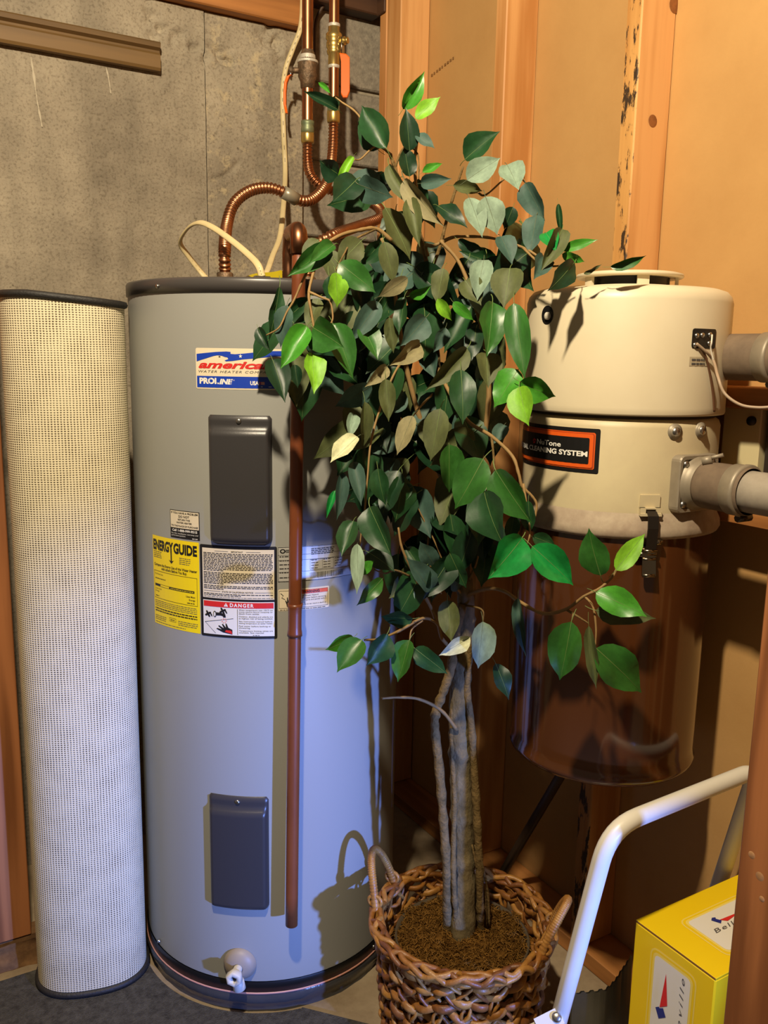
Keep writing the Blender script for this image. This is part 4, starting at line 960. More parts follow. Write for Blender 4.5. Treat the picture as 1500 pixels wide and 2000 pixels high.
# inlet plate
ia = rad(-90); iz = 1.108
def isurf(u, v, h): return Vector((NC[0]+u, NC[1]-LR-h, iz+v))
mb = MB(); out = []
pts = []
for cx, cy, a0 in ((.035, .036, 0), (-.035, .036, 90), (-.035, -.036, 180), (.035, -.036, 270)):
    for k in range(5): a = rad(a0+22.5*k); pts.append((cx+.010*math.cos(a), cy+.010*math.sin(a)))
n = len(pts)
mb.add([isurf(x, y, -.02) for x, y in pts]+[isurf(x, y, .009) for x, y in pts]+[isurf(x*.97, y*.97, .0115) for x, y in pts]+[isurf(x*.86, y*.86, .0115) for x, y in pts]+[isurf(x*.84, y*.84, .0085) for x, y in pts], [(r*n+i, r*n+(i+1) % n, (r+1)*n+(i+1) % n, (r+1)*n+i) for r in range(4) for i in range(n)]+[tuple(4*n+i for i in range(n))], 0, False)
ip = mb.build('inlet_plate', CLAMP, vac)
for x in (-.031, .031):
    for y in (-.032, .032):
        mb = MB(); mb.lathe([(.006, 0), (.006, .003), (.004, .0055), (0, .006)], axis=(0, -1, 0), origin=isurf(x, y, .0085), n=14); mb.build('plate_screw', STEEL, ip)
# mounting bracket to the wall
mb = MB(); mb.box((-.088, NC[1]-.05, 1.10), (-.045, NC[1]+.05, 1.19), 0, .003); mb.box((-.050, NC[1]-.05, 1.10), (-.0005, NC[1]+.05, 1.12), 0, .002); mb.build('wall_bracket', DARKST, vac)

# intake pipe
IO = Vector((NC[0], NC[1]-LR-.008, iz)); IX = Vector((0, -1, 0))
def pipe_run(name, O, A, label, collar):
    t = thing(name, O, label, 'pipe')
    if collar:
        mb = MB(); mb.lathe([(.043, 0), (.043, .004), (.039, .006), (.0375, .014), (.035, .020), (.034, .030)], axis=A, origin=O, n=40); c_ = mb.build('spigot', CLAMP, t)
    mb = MB(); s0 = .018 if collar else -.012; mb.lathe([(.030, s0), (.0365, s0), (.0370, s0+.004), (.0370, .098), (.0355, .100)], axis=A, origin=O, n=40); h_ = mb.build('rubber_sleeve', HOSE, t)
    mb = MB(); mb.lathe([(.0372, .070), (.0392, .071), (.0392, .086), (.0405, .088), (.0405, .094), (.0372, .095)], axis=A, origin=O, n=40); cl = mb.build('hose_clamp', CLAMP, t)
    dn = Vector((0, 0, -1)); mb = MB(); p0 = O+A*.090+dn*.041
    mb.tube([p0+Vector((-.012, 0, 0)), p0+Vector((.016, 0, 0))], .0065, 8); mb.build('clamp_screw', DARKST, cl)
    mb = MB(); mb.lathe([(.0318, .03), (.0318, .178), (.0335, .180), (.0335, .215), (.0318, .216), (.0318, .75)], axis=A, origin=O, n=40, cap1=True); mb.build('plastic_pipe', PVC, t)
    return t
inp = pipe_run('vacuum_pipe', IO, IX, 'dusty grey intake pipe joined to the vacuum by a square plate', True)
mb = MB(); q = IO+IX*.020+Vector((-.012, 0, .038)); mb.tube([q+Vector((-.004, 0, 0)), q+Vector((.004, -.012, .004))], .007, 10); mb.tube([q+Vector((.0, -.004, .004)), q+Vector((.012, -.026, .012))], .0032, 8); mb.build('clamp_bolt', CLAMP, inp)
ua = rad(-74); EO = Vector((NC[0]+.085, NC[1]-.140, 1.307))
pipe_run('vacuum_pipe', EO, Vector((.04, -1, .0)), 'dusty grey exhaust pipe leaving the upper housing above the control wire', False)
# small cream box on the wall and metal strip
mb = MB(); a_ = at_plane(1410, 850, 0, -.03); b_ = at_plane(1484, 850, 0, -.03); mb.box((-.03, b_.y, 1.07), (-.0005, a_.y, 1.221), 0, .002)
bx = thing('wall_box', (-.0005, (a_.y+b_.y)/2, 1.07), 'cream metal box on the wall behind the intake pipe', 'box'); mb.build('case', CREAMBOX, bx)
k_ = at_plane(1469, 822, 0, -.031); mb = MB(); mb.lathe([(.008, 0), (.008, .006), (0, .007)], axis=(-1, 0, 0), origin=(-.030, k_.y, k_.z), n=20); mb.build('knob', BLACKP, bx)
mb = MB(); mb.box((-.022, -1.333, 1.0665), (-.0005, b_.y-.006, 1.2225), 0, .002); mb.box((-.026, -1.275, 1.0665), (-.022, -1.270, 1.2225), 0, .001)
tag(mb.build('metal_strip', mat('strip_metal', (96, 90, 86), .3, metal=.8)), 'vertical grey metal strip beside the cream wall box', 'strip')

# ================================================================== LEANING ROD
ra, rb = at_plane(1080, 1540, 0, -.125), at_plane(985, 1700, 0, -.125); rdir = (rb-ra).normalized()
r0 = ra-rdir*.10; r1 = rb+rdir*((rb.z-.006)/-rdir.z)
mb = MB(); mb.tube([r0, r0.lerp(r1, .5), r1], .0105, 14); tag(mb.build('leaning_rod', mat('dark_rod', (62, 44, 30), .5), None, origin=r1), 'dark round rod leaning behind the wicker basket', 'rod')

# ================================================================== LUGGAGE CART AND YELLOW BOX
cart = thing('luggage_cart', (-.30, -1.30, 0), 'white tubular luggage cart holding the yellow box', 'cart')
Zt = .600
la1 = at_plane(1190, 1632, 2, Zt); k1 = at_plane(1090, 2000, 0, la1.x)
ld = (k1-Vector((la1.x, la1.y, Zt))).normalized()
armE = Vector((la1.x+.362, la1.y+.015, Zt))
def legend(p): return p+ld*((p.z-.06)/-ld.z)
def bend(p, a, b, r, n=8):
    # rounded corner at p between directions a (incoming start) and b
    s = p+(a-p).normalized()*r; e = p+(b-p).normalized()*r; return [s.lerp(p, t).lerp(p.lerp(e, t), t) for t in [i/n for i in range(n+1)]]
q1 = legend(Vector((la1.x, la1.y, Zt))); q2 = legend(armE); c1 = Vector((la1.x, la1.y, Zt+.012)); c2 = Vector((armE.x, armE.y, Zt+.012))
path = [q1, q1.lerp(c1, .5)]+bend(c1, q1, c2, .062)+bend(c2, c1, q2, .042)+[q2.lerp(c2, .5), q2]
mb = MB(); mb.tube(path, .0140, 16); mb.build('handle_tube', WHITEE, cart)
mb = MB(); mb.box((q1.x-.012, q1.y-.20, .050), (q2.x-.05, q1.y+.012, .064), 0, .003); mb.build('platform', WHITEE, cart)
for q, sx in ((q1, -1), (q2, -1)):
    mb = MB(); mb.lathe([(.0, -.012), (.040, -.012), (.045, -.008), (.045, .008), (.040, .012), (0, .012)], axis=(1, 0, 0), origin=(q.x+sx*.028, q1.y-.03, .0455), n=28); mb.build('wheel', BLACKP, cart)
# folding clamp on the near leg
kp = q1.lerp(c1, ((k1.z+.018)-q1.z)/(c1.z-q1.z)); tl = -_rt*.9-Vector((0, 0, 1))*.55; tl.normalize(); tf = (CAM-kp).normalized()
mb = MB(); e1 = tl.cross(tf).normalized(); e2 = tf
def obox(mb, c, A, hx, B, hy, C_, hz):
    v = [c+A*(sx*hx)+B*(sy*hy)+C_*(sz*hz) for sz in (-1, 1) for sy in (-1, 1) for sx in (-1, 1)]
    mb.add(v, [(0, 2, 3, 1), (4, 5, 7, 6), (0, 1, 5, 4), (2, 6, 7, 3), (0, 4, 6, 2), (1, 3, 7, 5)], 0, False)
obox(mb, kp+tl*.020+tf*.012, tl, .022, e1, .0125, e2, .010); obox(mb, kp+tl*.056+tf*.006, tl, .022, e1, .0085, e2, .006)
ck = mb.build('folding_clamp', WHITEE, cart)
mb = MB(); mb.lathe([(.008, 0), (.008, .003), (.005, .005), (0, .005)], axis=tf, origin=kp+tl*.006+tf*.021, n=16); mb.build('rivet', STEEL, ck)

zb = .40
A = at_plane(1243, 1795, 2, zb); B = at_plane(1396, 1913, 2, zb); bx0, bx1 = (A.x+B.x)/2, -.012
bx1 = bx0+.262; by0, by1, bz0 = B.y, A.y, .065
box = thing('cardboard_box', ((bx0+bx1)/2, (by0+by1)/2, bz0), 'yellow printed cardboard box standing on the white cart', 'box')
mb = MB(); mb.box((bx0, by0, bz0), (bx1, by1, zb-.003), 0, .0025); mb.build('carton', YELLOWB, box)
mb = MB(); mb.box((bx0+.001, by0+.0005, zb-.0025), (bx1-.0005, by1-.0005, zb), 0, .0006); fl = mb.build('top_flap', YELLOWB, box)
mb = MB(); mb.box((bx0+.0003, by0+.001, zb-.0032), (bx0+.0012, by1-.001, zb-.0008)); mb.build('flap_edge', CARDE, fl)
def box_print(surf, W, H, x0, y0, x1, y1, parent, rot):
    d = Decal(surf, .0004); d.rrect(x0-.010, y0-.010, x1+.010, y1+.010, .014, PALEY, 1); d.rrect(x0-.0075, y0-.0075, x1+.0075, y1+.0075, .012, YELLOWB, 2); d.rrect(x0-.004, y0-.004, x1+.004, y1+.004, .010, PALEY, 3); d.rrect(x0, y0, x1, y1, .008, PAPERW, 4)
    return d
# side towards the left: u runs from the back edge (left in view) to the front edge, v up
W = by1-by0; sf = plane_surf((bx0, by1, bz0), (0, -1, 0), (0, 0, 1)); Hh = zb-bz0
vz = lambda px, py: (lambda p: (by1-p.y, p.z-bz0))(at_plane(px, py, 0, bx0))
u0, v1 = vz(1281, 1862); u1, _ = vz(1351, 1912); d = box_print(sf, W, Hh, u0, .02, u1, v1, box, True)
t1 = vz(1303, 1901); t2 = vz(1290, 1966); t3 = vz(1305, 1964); d.poly([t1, t2, t3], RED, 6)
d.poly([vz(1282, 1966), vz(1289, 1965), vz(1290, 1968), vz(1297, 1968), vz(1302, 1986), vz(1288, 1988)], NAVY, 6)
e0 = vz(1328, 1908); bu = vz(1337, 1945)[0]; bv = vz(1330, 1906)[1]; d.text('Belleville', bu, bv-.150, .0085, INKG, .150, shear=.3, space=1.5, lv=6, rot=1)
d.build('side_label', box, PALEY)
sf = plane_surf((bx0, by0, zb+.0001), (0, 1, 0), (-1, 0, 0))
sf = lambda u, v, h: Vector((bx0+u, by0+v, zb+h))
tz = lambda px, py: (lambda p: (p.x-bx0, p.y-by0))(at_plane(px, py, 2, zb))
d = box_print(sf, 0, 0, .066, .030, .20, .110, box, False)
d.poly([tz(1389, 1800), tz(1390, 1795), tz(1397, 1794), tz(1398, 1797), tz(1409, 1800), tz(1408, 1806)], NAVY, 6)
a1, a2, a3 = tz(1405, 1799), tz(1421, 1801), tz(1445, 1783); d.poly([a1, a2, a3], RED, 6)
b1 = tz(1399, 1825)
d.text('Belleville', b1[0], b1[1], .0090, INKG, .115, shear=.25, space=1.2, lv=6)
d.build('top_label', box, PALEY)

# bent sheet metal behind the cart
s0, s1 = at_plane(1118, 1938, 1, -1.205), at_plane(1236, 1862, 1, -1.205)
mb = MB(); n = 64; P = []
for i in range(n+1):
    t = i/n; p = s0.lerp(s1, t); yy = -.02*math.sin(t*PI)-.012*max(0, .35-abs(t-.35))*3
    sc_ = .0035 if (i % 6) < 3 else 0
    P += [(p.x, p.y+yy-.005, .002), (p.x, p.y+yy, p.z-.004+sc_)]
mb.grid(P, 2, n+1, False, 0, False); mb.grid([(x, y+.003, z_) for x, y, z_ in P], 2, n+1, False, 0, False)
tag(mb.build('sheet_metal', GALV), 'bent grey sheet metal with crimped edge behind the white cart', 'sheet')

# ================================================================== WICKER BASKET
BC = Vector((-.452, -1.018, 0)); RZ = .265; RR, RB = .158, .136
basket = thing('wicker_basket', (BC.x, BC.y, 0), 'brown woven wicker basket with looped handles holding the ficus', 'basket')
def brad(z_): return RB+(RR-RB)*(z_/RZ)**.8
NS = 30
mb = MB(); pts = []
rows_ = 13
for k in range(rows_):
    z_ = .010+(RZ-.040)*k/(rows_-1); mb = MB(); P = []; m = NS*8
    for i in range(m):
        t = 2*PI*i/m; ph = NS/2*t+k*PI; q = noise.noise(Vector((math.cos(t)*6, math.sin(t)*6, k*2.3)))
        rr = brad(z_)+.0070*math.sin(ph)+.003*q
        P.append((BC.x+rr*math.cos(t), BC.y+rr*math.sin(t), z_+.0075*math.sin(ph*.5+k*1.7)+.006*q))
    mb.tube(P, .0078, 7, closed=True, flat=.6, ref=(0, 0, 1)); mb.build('weaver', WICK[k % 3], basket)
for i in range(NS*2):
    t = 2*PI*(i+.5)/(NS*2); mb = MB(); P = []; sg = 1 if i % 2 else -1
    for j in range(15):
        z_ = .004+(RZ-.012)*j/14; tt = t+sg*(.26*math.sin(j/14*PI*2.5+i*.9)); rr = brad(z_)+.0055*math.sin(j*1.9+i*PI/2)
        P.append((BC.x+rr*math.cos(tt), BC.y+rr*math.sin(tt), z_))
    mb.tube(catmull(P, 2), .0052, 6, flat=.65); mb.build('stake', WICK[(i+1) % 3], basket)
for k in range(6):
    mb = MB(); P = []; m = 220; sg = 1 if k % 2 else -1
    for i in range(m):
        t = 2*PI*i/m; q = noise.noise(Vector((math.cos(t)*5, math.sin(t)*5, k*3.1))); ph = 2*PI*k/6+sg*t*7+q*1.6; rr = RR+.004+.0100*math.cos(ph)+.003*q
        P.append((BC.x+rr*math.cos(t), BC.y+rr*math.sin(t), RZ-.006+.0085*math.sin(ph)+.003*q))
    mb.tube(P, .0054, 7, closed=True); mb.build('rim_strand', WICK[k % 3], basket)
def handle(ang, spread, hgt, lean):
    P = []; wr = []
    for i in range(49):
        f = i/48; a = ang+spread*(1-2*f)*1.0; s = math.sin(f*PI); rr = RR+.004+lean*s
        P.append(Vector((BC.x+rr*math.cos(a), BC.y+rr*math.sin(a), RZ-.02+hgt*s**.72))); wr.append(.0072+.0013*math.cos(i*PI/1.5))
    PP = catmull(P, 4); mb = MB(); mb.tube(PP, [.0070+.0012*abs(math.sin(i*.9)) for i in range(len(PP))], 9); o = mb.build('handle', WICK[2], basket)
    for e in (P[3], P[-4]):
        mb = MB()
        ring = [(e.x+.013*math.cos(t)*math.cos(ang), e.y+.013*math.cos(t)*math.sin(ang), e.z+.011*math.sin(t)) for t in [2*PI*i/14 for i in range(14)]]
        mb.tube(ring, .0038, 6, closed=True); mb.build('binding', WICK[2], o)
handle(math.atan2(.80, -.593), .30, .110, .022)
handle(math.atan2(-.80, .593), .30, .105, .030)
mb = MB(); mb.lathe([(RB-.004, .006), (.02, .006)], (BC.x, BC.y), 40); mb.build('bottom', WICK[1], basket)
# inner pot and moss
pot = MB(); pot.lathe([(.100, .012), (.124, .215), (.127, .226), (.1235, .227), (.118, .200)], (BC.x, BC.y), 48, cap0=True)
tag(pot.build('inner_pot', POT), 'grey plastic pot sunk inside the wicker basket', 'pot')
mb = MB(); nr, na = 16, 56; P = []
mh = lambda x, y: .219+.012*noise.noise(Vector((x*28, y*28, 0)))+.006*noise.noise(Vector((x*80, y*80, 3)))
for j in range(nr):
    for i in range(na):
        r_ = .004+.1235*j/(nr-1); t = 2*PI*i/na; x, y = r_*math.cos(t), r_*math.sin(t); P.append((BC.x+x, BC.y+y, mh(x, y)+.010*(1-(r_/.123)**2)-(.014 if j == nr-1 else 0)))
mb.grid(P, na, nr, True); r_ = random.Random(5)
for i in range(2600):
    rr = .127*math.sqrt(r_.random()); t = r_.uniform(0, 2*PI); x, y = rr*math.cos(t), rr*math.sin(t); a = r_.uniform(0, 2*PI); L_ = r_.uniform(.008, .022); z_ = mh(x, y)+.010*(1-(rr/.123)**2)
    pts = []
    for k in range(4):
        f = k/3-.5; aa = a+f*r_.uniform(-1.5, 1.5); pts.append(Vector((BC.x+x+L_*f*math.cos(aa), BC.y+y+L_*f*math.sin(aa), z_+.001+.007*(1-4*f*f)*r_.random())))
    mb.tube(pts, .0007, 3, mi=1+(i % 2), caps=False)
ms = tag(mb.build('moss', [MOSS, MOSS2, MOSS]), 'dry brown moss heaped around the trunk inside the basket', 'moss'); ms['kind'] = 'stuff'

# ================================================================== ARTIFICIAL FICUS
TB = Vector((BC.x+.004, BC.y+.002, .205)); TD = depth(TB)
tree = thing('ficus_tree', TB, 'artificial ficus tree with green leaves planted in the wicker basket', 'tree')
def tree_tube(name, pts, r0, r1, m, n=10, rough=0):
    mb = MB(); k = len(pts); rr = []
    for i in range(k):
        f = i/(k-1); rr.append((r0+(r1-r0)*f)*(1+rough*noise.noise(Vector((i*.55, pts[0].x*40, 0)))))
    mb.tube(pts, rr, n); return mb.build(name, m, tree)
def vpath(lst, k=8): return px_path(lst, None, k)
tr = [(904, 1830, depth(TB)), (905, 1700, 1.635), (903, 1580, 1.612), (899, 1470, 1.592), (897, 1380, 1.572), (903, 1290, 1.556), (910, 1215, 1.54), (908, 1150, 1.53), (895, 1060, 1.52), (884, 960, 1.505)]
tp_ = vpath(tr, 10); tp_[0] = TB.copy(); tree_tube('trunk', tp_, .0245, .0120, BARK, 16, .22)
tree_tube('vine', vpath([(874, 1822, 1.655), (873, 1760, 1.625), (872, 1690, 1.60), (866, 1600, 1.585), (858, 1500, 1.57), (850, 1425, 1.555), (852, 1390, 1.55), (868, 1345, 1.54), (882, 1300, 1.535), (890, 1240, 1.53), (905, 1180, 1.52)], 8), .0085, .0075, VINE, 10, .35)
tree_tube('vine', vpath([(939, 1815, 1.66), (938, 1770, 1.635), (936, 1690, 1.61), (932, 1600, 1.59), (926, 1500, 1.575), (921, 1420, 1.56), (912, 1340, 1.55), (916, 1270, 1.54), (912, 1200, 1.53)], 8), .0080, .0060, VINE, 10, .35)
tree_tube('vine', vpath([(892, 1828, 1.655), (890, 1790, 1.63), (886, 1720, 1.605), (886, 1640, 1.60), (888, 1560, 1.59), (884, 1480, 1.58), (882, 1420, 1.57), (886, 1360, 1.56)], 8), .0060, .0040, VINE, 8, .4)
for x0 in (944, 950, 956):                       # aerial roots at the foot
    tree_tube('root', vpath([(x0, 1812, 1.665), (x0-4, 1740, 1.64), (x0-14, 1690, 1.605), (x0-22, 1650, 1.60)], 5), .0028, .002, VINE, 6, .4)
br = [
 [(884, 960, 1.505), (872, 860, 1.50), (858, 740, 1.49), (850, 640, 1.48), (838, 540, 1.47), (818, 450, 1.46), (790, 380, 1.45), (772, 330, 1.44), (762, 300, 1.43)],
 [(890, 1000, 1.51), (850, 900, 1.49), (815, 800, 1.47), (790, 700, 1.45), (775, 600, 1.43), (765, 520, 1.42), (745, 465, 1.41)],
 [(895, 1060, 1.52), (925, 960, 1.49), (945, 860, 1.45), (955, 760, 1.43), (945, 660, 1.43), (920, 570, 1.43), (895, 510, 1.43), (860, 470, 1.43)],
 [(818, 450, 1.46), (815, 390, 1.46), (810, 320, 1.45), (815, 270, 1.44), (812, 235, 1.43)],
 [(838, 540, 1.47), (860, 480, 1.46), (875, 420, 1.45), (890, 370, 1.44), (905, 325, 1.43)],
 [(835, 500, 1.46), (832, 480, 1.45), (848, 480, 1.44), (880, 465, 1.43), (905, 462, 1.42), (960, 465, 1.40), (1020, 483, 1.37), (1050, 500, 1.35)],
 [(1020, 483, 1.37), (1052, 512, 1.34), (1080, 520, 1.32), (1110, 515, 1.31)],
 [(765, 470, 1.41), (735, 447, 1.40), (700, 450, 1.38), (660, 462, 1.36), (625, 490, 1.34), (610, 540, 1.32), (603, 575, 1.31), (608, 610, 1.31), (613, 640, 1.31)],
 [(735, 447, 1.40), (690, 470, 1.37), (670, 500, 1.35), (655, 530, 1.33)],
 [(603, 570, 1.31), (630, 582, 1.31), (645, 590, 1.31), (650, 620, 1.31), (645, 635, 1.31)],
 [(625, 490, 1.34), (595, 540, 1.33), (575, 585, 1.33), (560, 610, 1.33), (545, 640, 1.33), (520, 655, 1.34)],
 [(855, 720, 1.48), (880, 770, 1.44), (915, 823, 1.41), (960, 852, 1.37), (1000, 890, 1.34), (1013, 925, 1.33), (1020, 950, 1.33), (1038, 968, 1.33), (1048, 985, 1.33), (1045, 1010, 1.33)],
 [(960, 852, 1.37), (964, 890, 1.36), (965, 920, 1.355), (955, 950, 1.355), (945, 965, 1.355)],
 [(1022, 945, 1.33), (1030, 1000, 1.32), (1035, 1040, 1.31), (1030, 1062, 1.31)],
 [(905, 1165, 1.53), (950, 1150, 1.48), (985, 1155, 1.44), (1015, 1175, 1.40), (1060, 1198, 1.36), (1105, 1190, 1.33), (1140, 1165, 1.31), (1170, 1150, 1.30), (1195, 1128, 1.30), (1204, 1112, 1.30)],
 [(1142, 1165, 1.31), (1158, 1185, 1.30), (1164, 1225, 1.30), (1163, 1262, 1.30)],
 [(1105, 1190, 1.33), (1130, 1205, 1.32), (1150, 1218, 1.31)], [(1120, 1200, 1.32), (1117, 1212, 1.32)],
 [(880, 1265, 1.55), (862, 1245, 1.52), (854, 1218, 1.49), (825, 1208, 1.46), (780, 1232, 1.43), (740, 1248, 1.40), (712, 1250, 1.38)],
 [(854, 1218, 1.49), (846, 1195, 1.48), (825, 1155, 1.46), (805, 1115, 1.45), (785, 1070, 1.44), (778, 1030, 1.44)],
 [(800, 1125, 1.45), (772, 1114, 1.43), (752, 1120, 1.42), (730, 1112, 1.41)], [(825, 1212, 1.46), (805, 1228, 1.45), (800, 1250, 1.44)],
 [(892, 1425, 1.56), (862, 1388, 1.53), (820, 1366, 1.50), (780, 1362, 1.48), (746, 1364, 1.46)],
 [(790, 700, 1.45), (770, 730, 1.42), (745, 790, 1.40), (725, 860, 1.38), (718, 930, 1.37), (712, 1000, 1.37), (705, 1045, 1.37), (702, 1075, 1.37)],
 [(895, 1180, 1.53), (940, 1190, 1.49), (944, 1215, 1.47)], [(908, 1150, 1.53), (930, 1100, 1.50), (935, 1060, 1.48), (925, 1000, 1.46)],
 [(845, 1000, 1.5), (835, 1080, 1.48), (850, 1130, 1.48), (862, 1160, 1.49)], [(762, 300, 1.43), (735, 285, 1.42), (705, 310, 1.41), (692, 312, 1.40)], [(770, 330, 1.44), (790, 288, 1.43), (815, 300, 1.42), (818, 350, 1.41)],
 [(740, 290, 1.42), (700, 225, 1.42), (668, 200, 1.43), (655, 190, 1.43)], [(890, 370, 1.44), (930, 375, 1.43), (950, 380, 1.42), (1000, 340, 1.41), (1030, 360, 1.40)],
 [(845, 770, 1.46), (825, 790, 1.44), (805, 815, 1.42), (780, 860, 1.41)], [(870, 860, 1.50), (895, 900, 1.46), (890, 960, 1.44)], [(905, 1165, 1.53), (880, 1130, 1.49), (850, 1060, 1.47), (815, 990, 1.46)],
]
for i, b in enumerate(br):
    th0 = .0055 if i < 3 else .0036 if i in (3, 4, 5, 7, 11, 14, 18, 19, 22) else .0022
    tree_tube('branch', vpath(b, 7), th0, th0*.5, TWIG if i % 4 else VINE, 7, .25)

# leaves: built once per shape, placed one by one
def leaf_mesh(k):
    r = random.Random(100+k); rows = [(0, .0), (.05, .42), (.14, .74), (.28, .97), (.44, 1.0), (.60, .88), (.74, .62), (.84, .35), (.92, .12), (1, 0)]
    fold = r.uniform(.08, .45); bendc = r.uniform(-.05, .34); rip = r.uniform(.025, .075); ph = r.uniform(0, 6); curl = r.uniform(-.10, .12); cols = (-1, -.5, 0, .5, 1)
    V = []; T = []
    def pos(t, w_, s):
        x = .5*w_*s; zz = fold*abs(x)*.9-bendc*t*t*.6+rip*math.sin(9*t+ph+(2 if s > 0 else 0))*abs(s)*w_+.5*curl*x*math.sin(3*t)
        return (x+.05*math.sin(2.2*t+ph)*t, t, zz)
    nc = 5
    for sgn in (1, -1):
        for t, w_ in rows:
            for s in cols:
                p = pos(t, w_, s); V.append((p[0], p[1], p[2]+(.004*sgn if abs(s) < 1 else 0)))
    F = []; MI = []; nr = len(rows); off = nr*nc
    for j in range(nr-1):
        for i in range(nc-1):
            a = j*nc+i; F.append((a, a+1, a+nc+1, a+nc)); MI.append(0)
            b = off+a; F.append((b, b+nc, b+nc+1, b+1)); MI.append(1)
    # midrib
    o = len(V)
    for t, w_ in rows[:-1]:
        p = pos(t, w_, 0); q = .010*(1-t)+.002
        V += [(p[0]-q, p[1], p[2]+.0045), (p[0], p[1], p[2]+.010), (p[0]+q, p[1], p[2]+.0045)]
    for j in range(nr-2):
        for i in range(2): a = o+j*3+i; F.append((a, a+1, a+4, a+3)); MI.append(2)
    # stalk
    o = len(V)
    for j in range(4):
        f = j/3; c = (0+.03*f*math.sin(ph), -.20*f, -.10*f*f)
        for a in range(4): V.append((c[0]+.014*math.cos(a*PI/2), c[1], c[2]+.014*math.sin(a*PI/2)))
    for j in range(3):
        for i in range(4): a = o+j*4+i; b = o+j*4+(i+1) % 4; F.append((a, a+4, b+4, b)); MI.append(2)
    me = bpy.data.meshes.new('leaf'); me.from_pydata(V, [], F)
    for i in range(3): me.materials.append(None)
    me.polygons.foreach_set('material_index', MI); me.polygons.foreach_set('use_smooth', [True]*len(F)); me.update(); return me
LM = [leaf_mesh(k) for k in range(8)]
def lmat(name, rgb, rough=.38):
    return mat('leaf_'+name, rgb, rough+.10, spec=.34, rgb2=tuple(int(v*.74) for v in rgb), noise_scale=3.0, bump=.05, bump_scale=5)
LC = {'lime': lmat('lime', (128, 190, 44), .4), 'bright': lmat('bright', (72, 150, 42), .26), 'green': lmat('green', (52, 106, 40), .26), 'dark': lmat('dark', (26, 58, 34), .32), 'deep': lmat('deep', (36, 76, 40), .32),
      'teal': lmat('teal', (66, 96, 84), .5), 'pale': lmat('pale', (140, 164, 140), .6), 'olive': lmat('olive', (88, 96, 54), .5), 'tan': lmat('tan', (146, 138, 98), .6), 'emer': lmat('emerald', (30, 146, 66), .18), 'cream': lmat('cream', (222, 224, 178), .5)}
UNDER = {'lime': LC['pale'], 'bright': LC['olive'], 'green': LC['olive'], 'dark': LC['teal'], 'deep': LC['teal'], 'teal': LC['teal'], 'pale': LC['pale'], 'olive': LC['olive'], 'tan': LC['tan'], 'emer': LC['olive'], 'cream': LC['cream']}
RIB = {k: (STEMG if k not in ('pale', 'tan', 'cream', 'teal') else lmat('rib_'+k, (96, 104, 74), .6)) for k in LC}
lr = random.Random(21)
def limit(px, py, d_):
    for c, R in ((HC, HR+.062), (NC, UR+.022)):
        P = at_cyl(px, py, c, R)
        if P is not None:
            if c is HC and P.z > 1.47: continue
            if c is NC and (P.z > 1.47 or P.z < .56): continue
            d_ = min(d_, depth(P))
    return d_
NLEAF = 0
def leaf(bx_, by_, tx, ty, ratio, col, d0, roll=None, tilt=None):
    global NLEAF
    d0 = limit(bx_, by_, d0); dt = d0+(lr.uniform(-.035, .015) if tilt is None else tilt); dt = limit(tx, ty, dt)
    P0 = at_depth(bx_, by_, d0); P1 = at_depth(tx, ty, dt); Y = P1-P0; L_ = Y.length; Y.normalize()
    n_ = CAM-P0; n_ = (n_-Y*n_.dot(Y)).normalized(); a = rad(lr.uniform(-32, 32) if roll is None else roll)
    Zv = Matrix.Rotation(a, 3, Y) @ n_; X = Y.cross(Zv).normalized()
    o = bpy.data.objects.new('leaf', LM[lr.randrange(8)]); COL.objects.link(o)
    wd = ratio*L_/max(.75, math.cos(a)); m = Matrix.Identity(4)
    for i in range(3): m[i][0], m[i][1], m[i][2], m[i][3] = X[i]*wd, Y[i]*L_, Zv[i]*L_, P0[i]-TB[i]
    o.parent = tree; o.matrix_local = m
    for i, mm in enumerate((LC[col], UNDER[col], RIB[col])): o.material_slots[i].link = 'OBJECT'; o.material_slots[i].material = mm
    NLEAF += 1
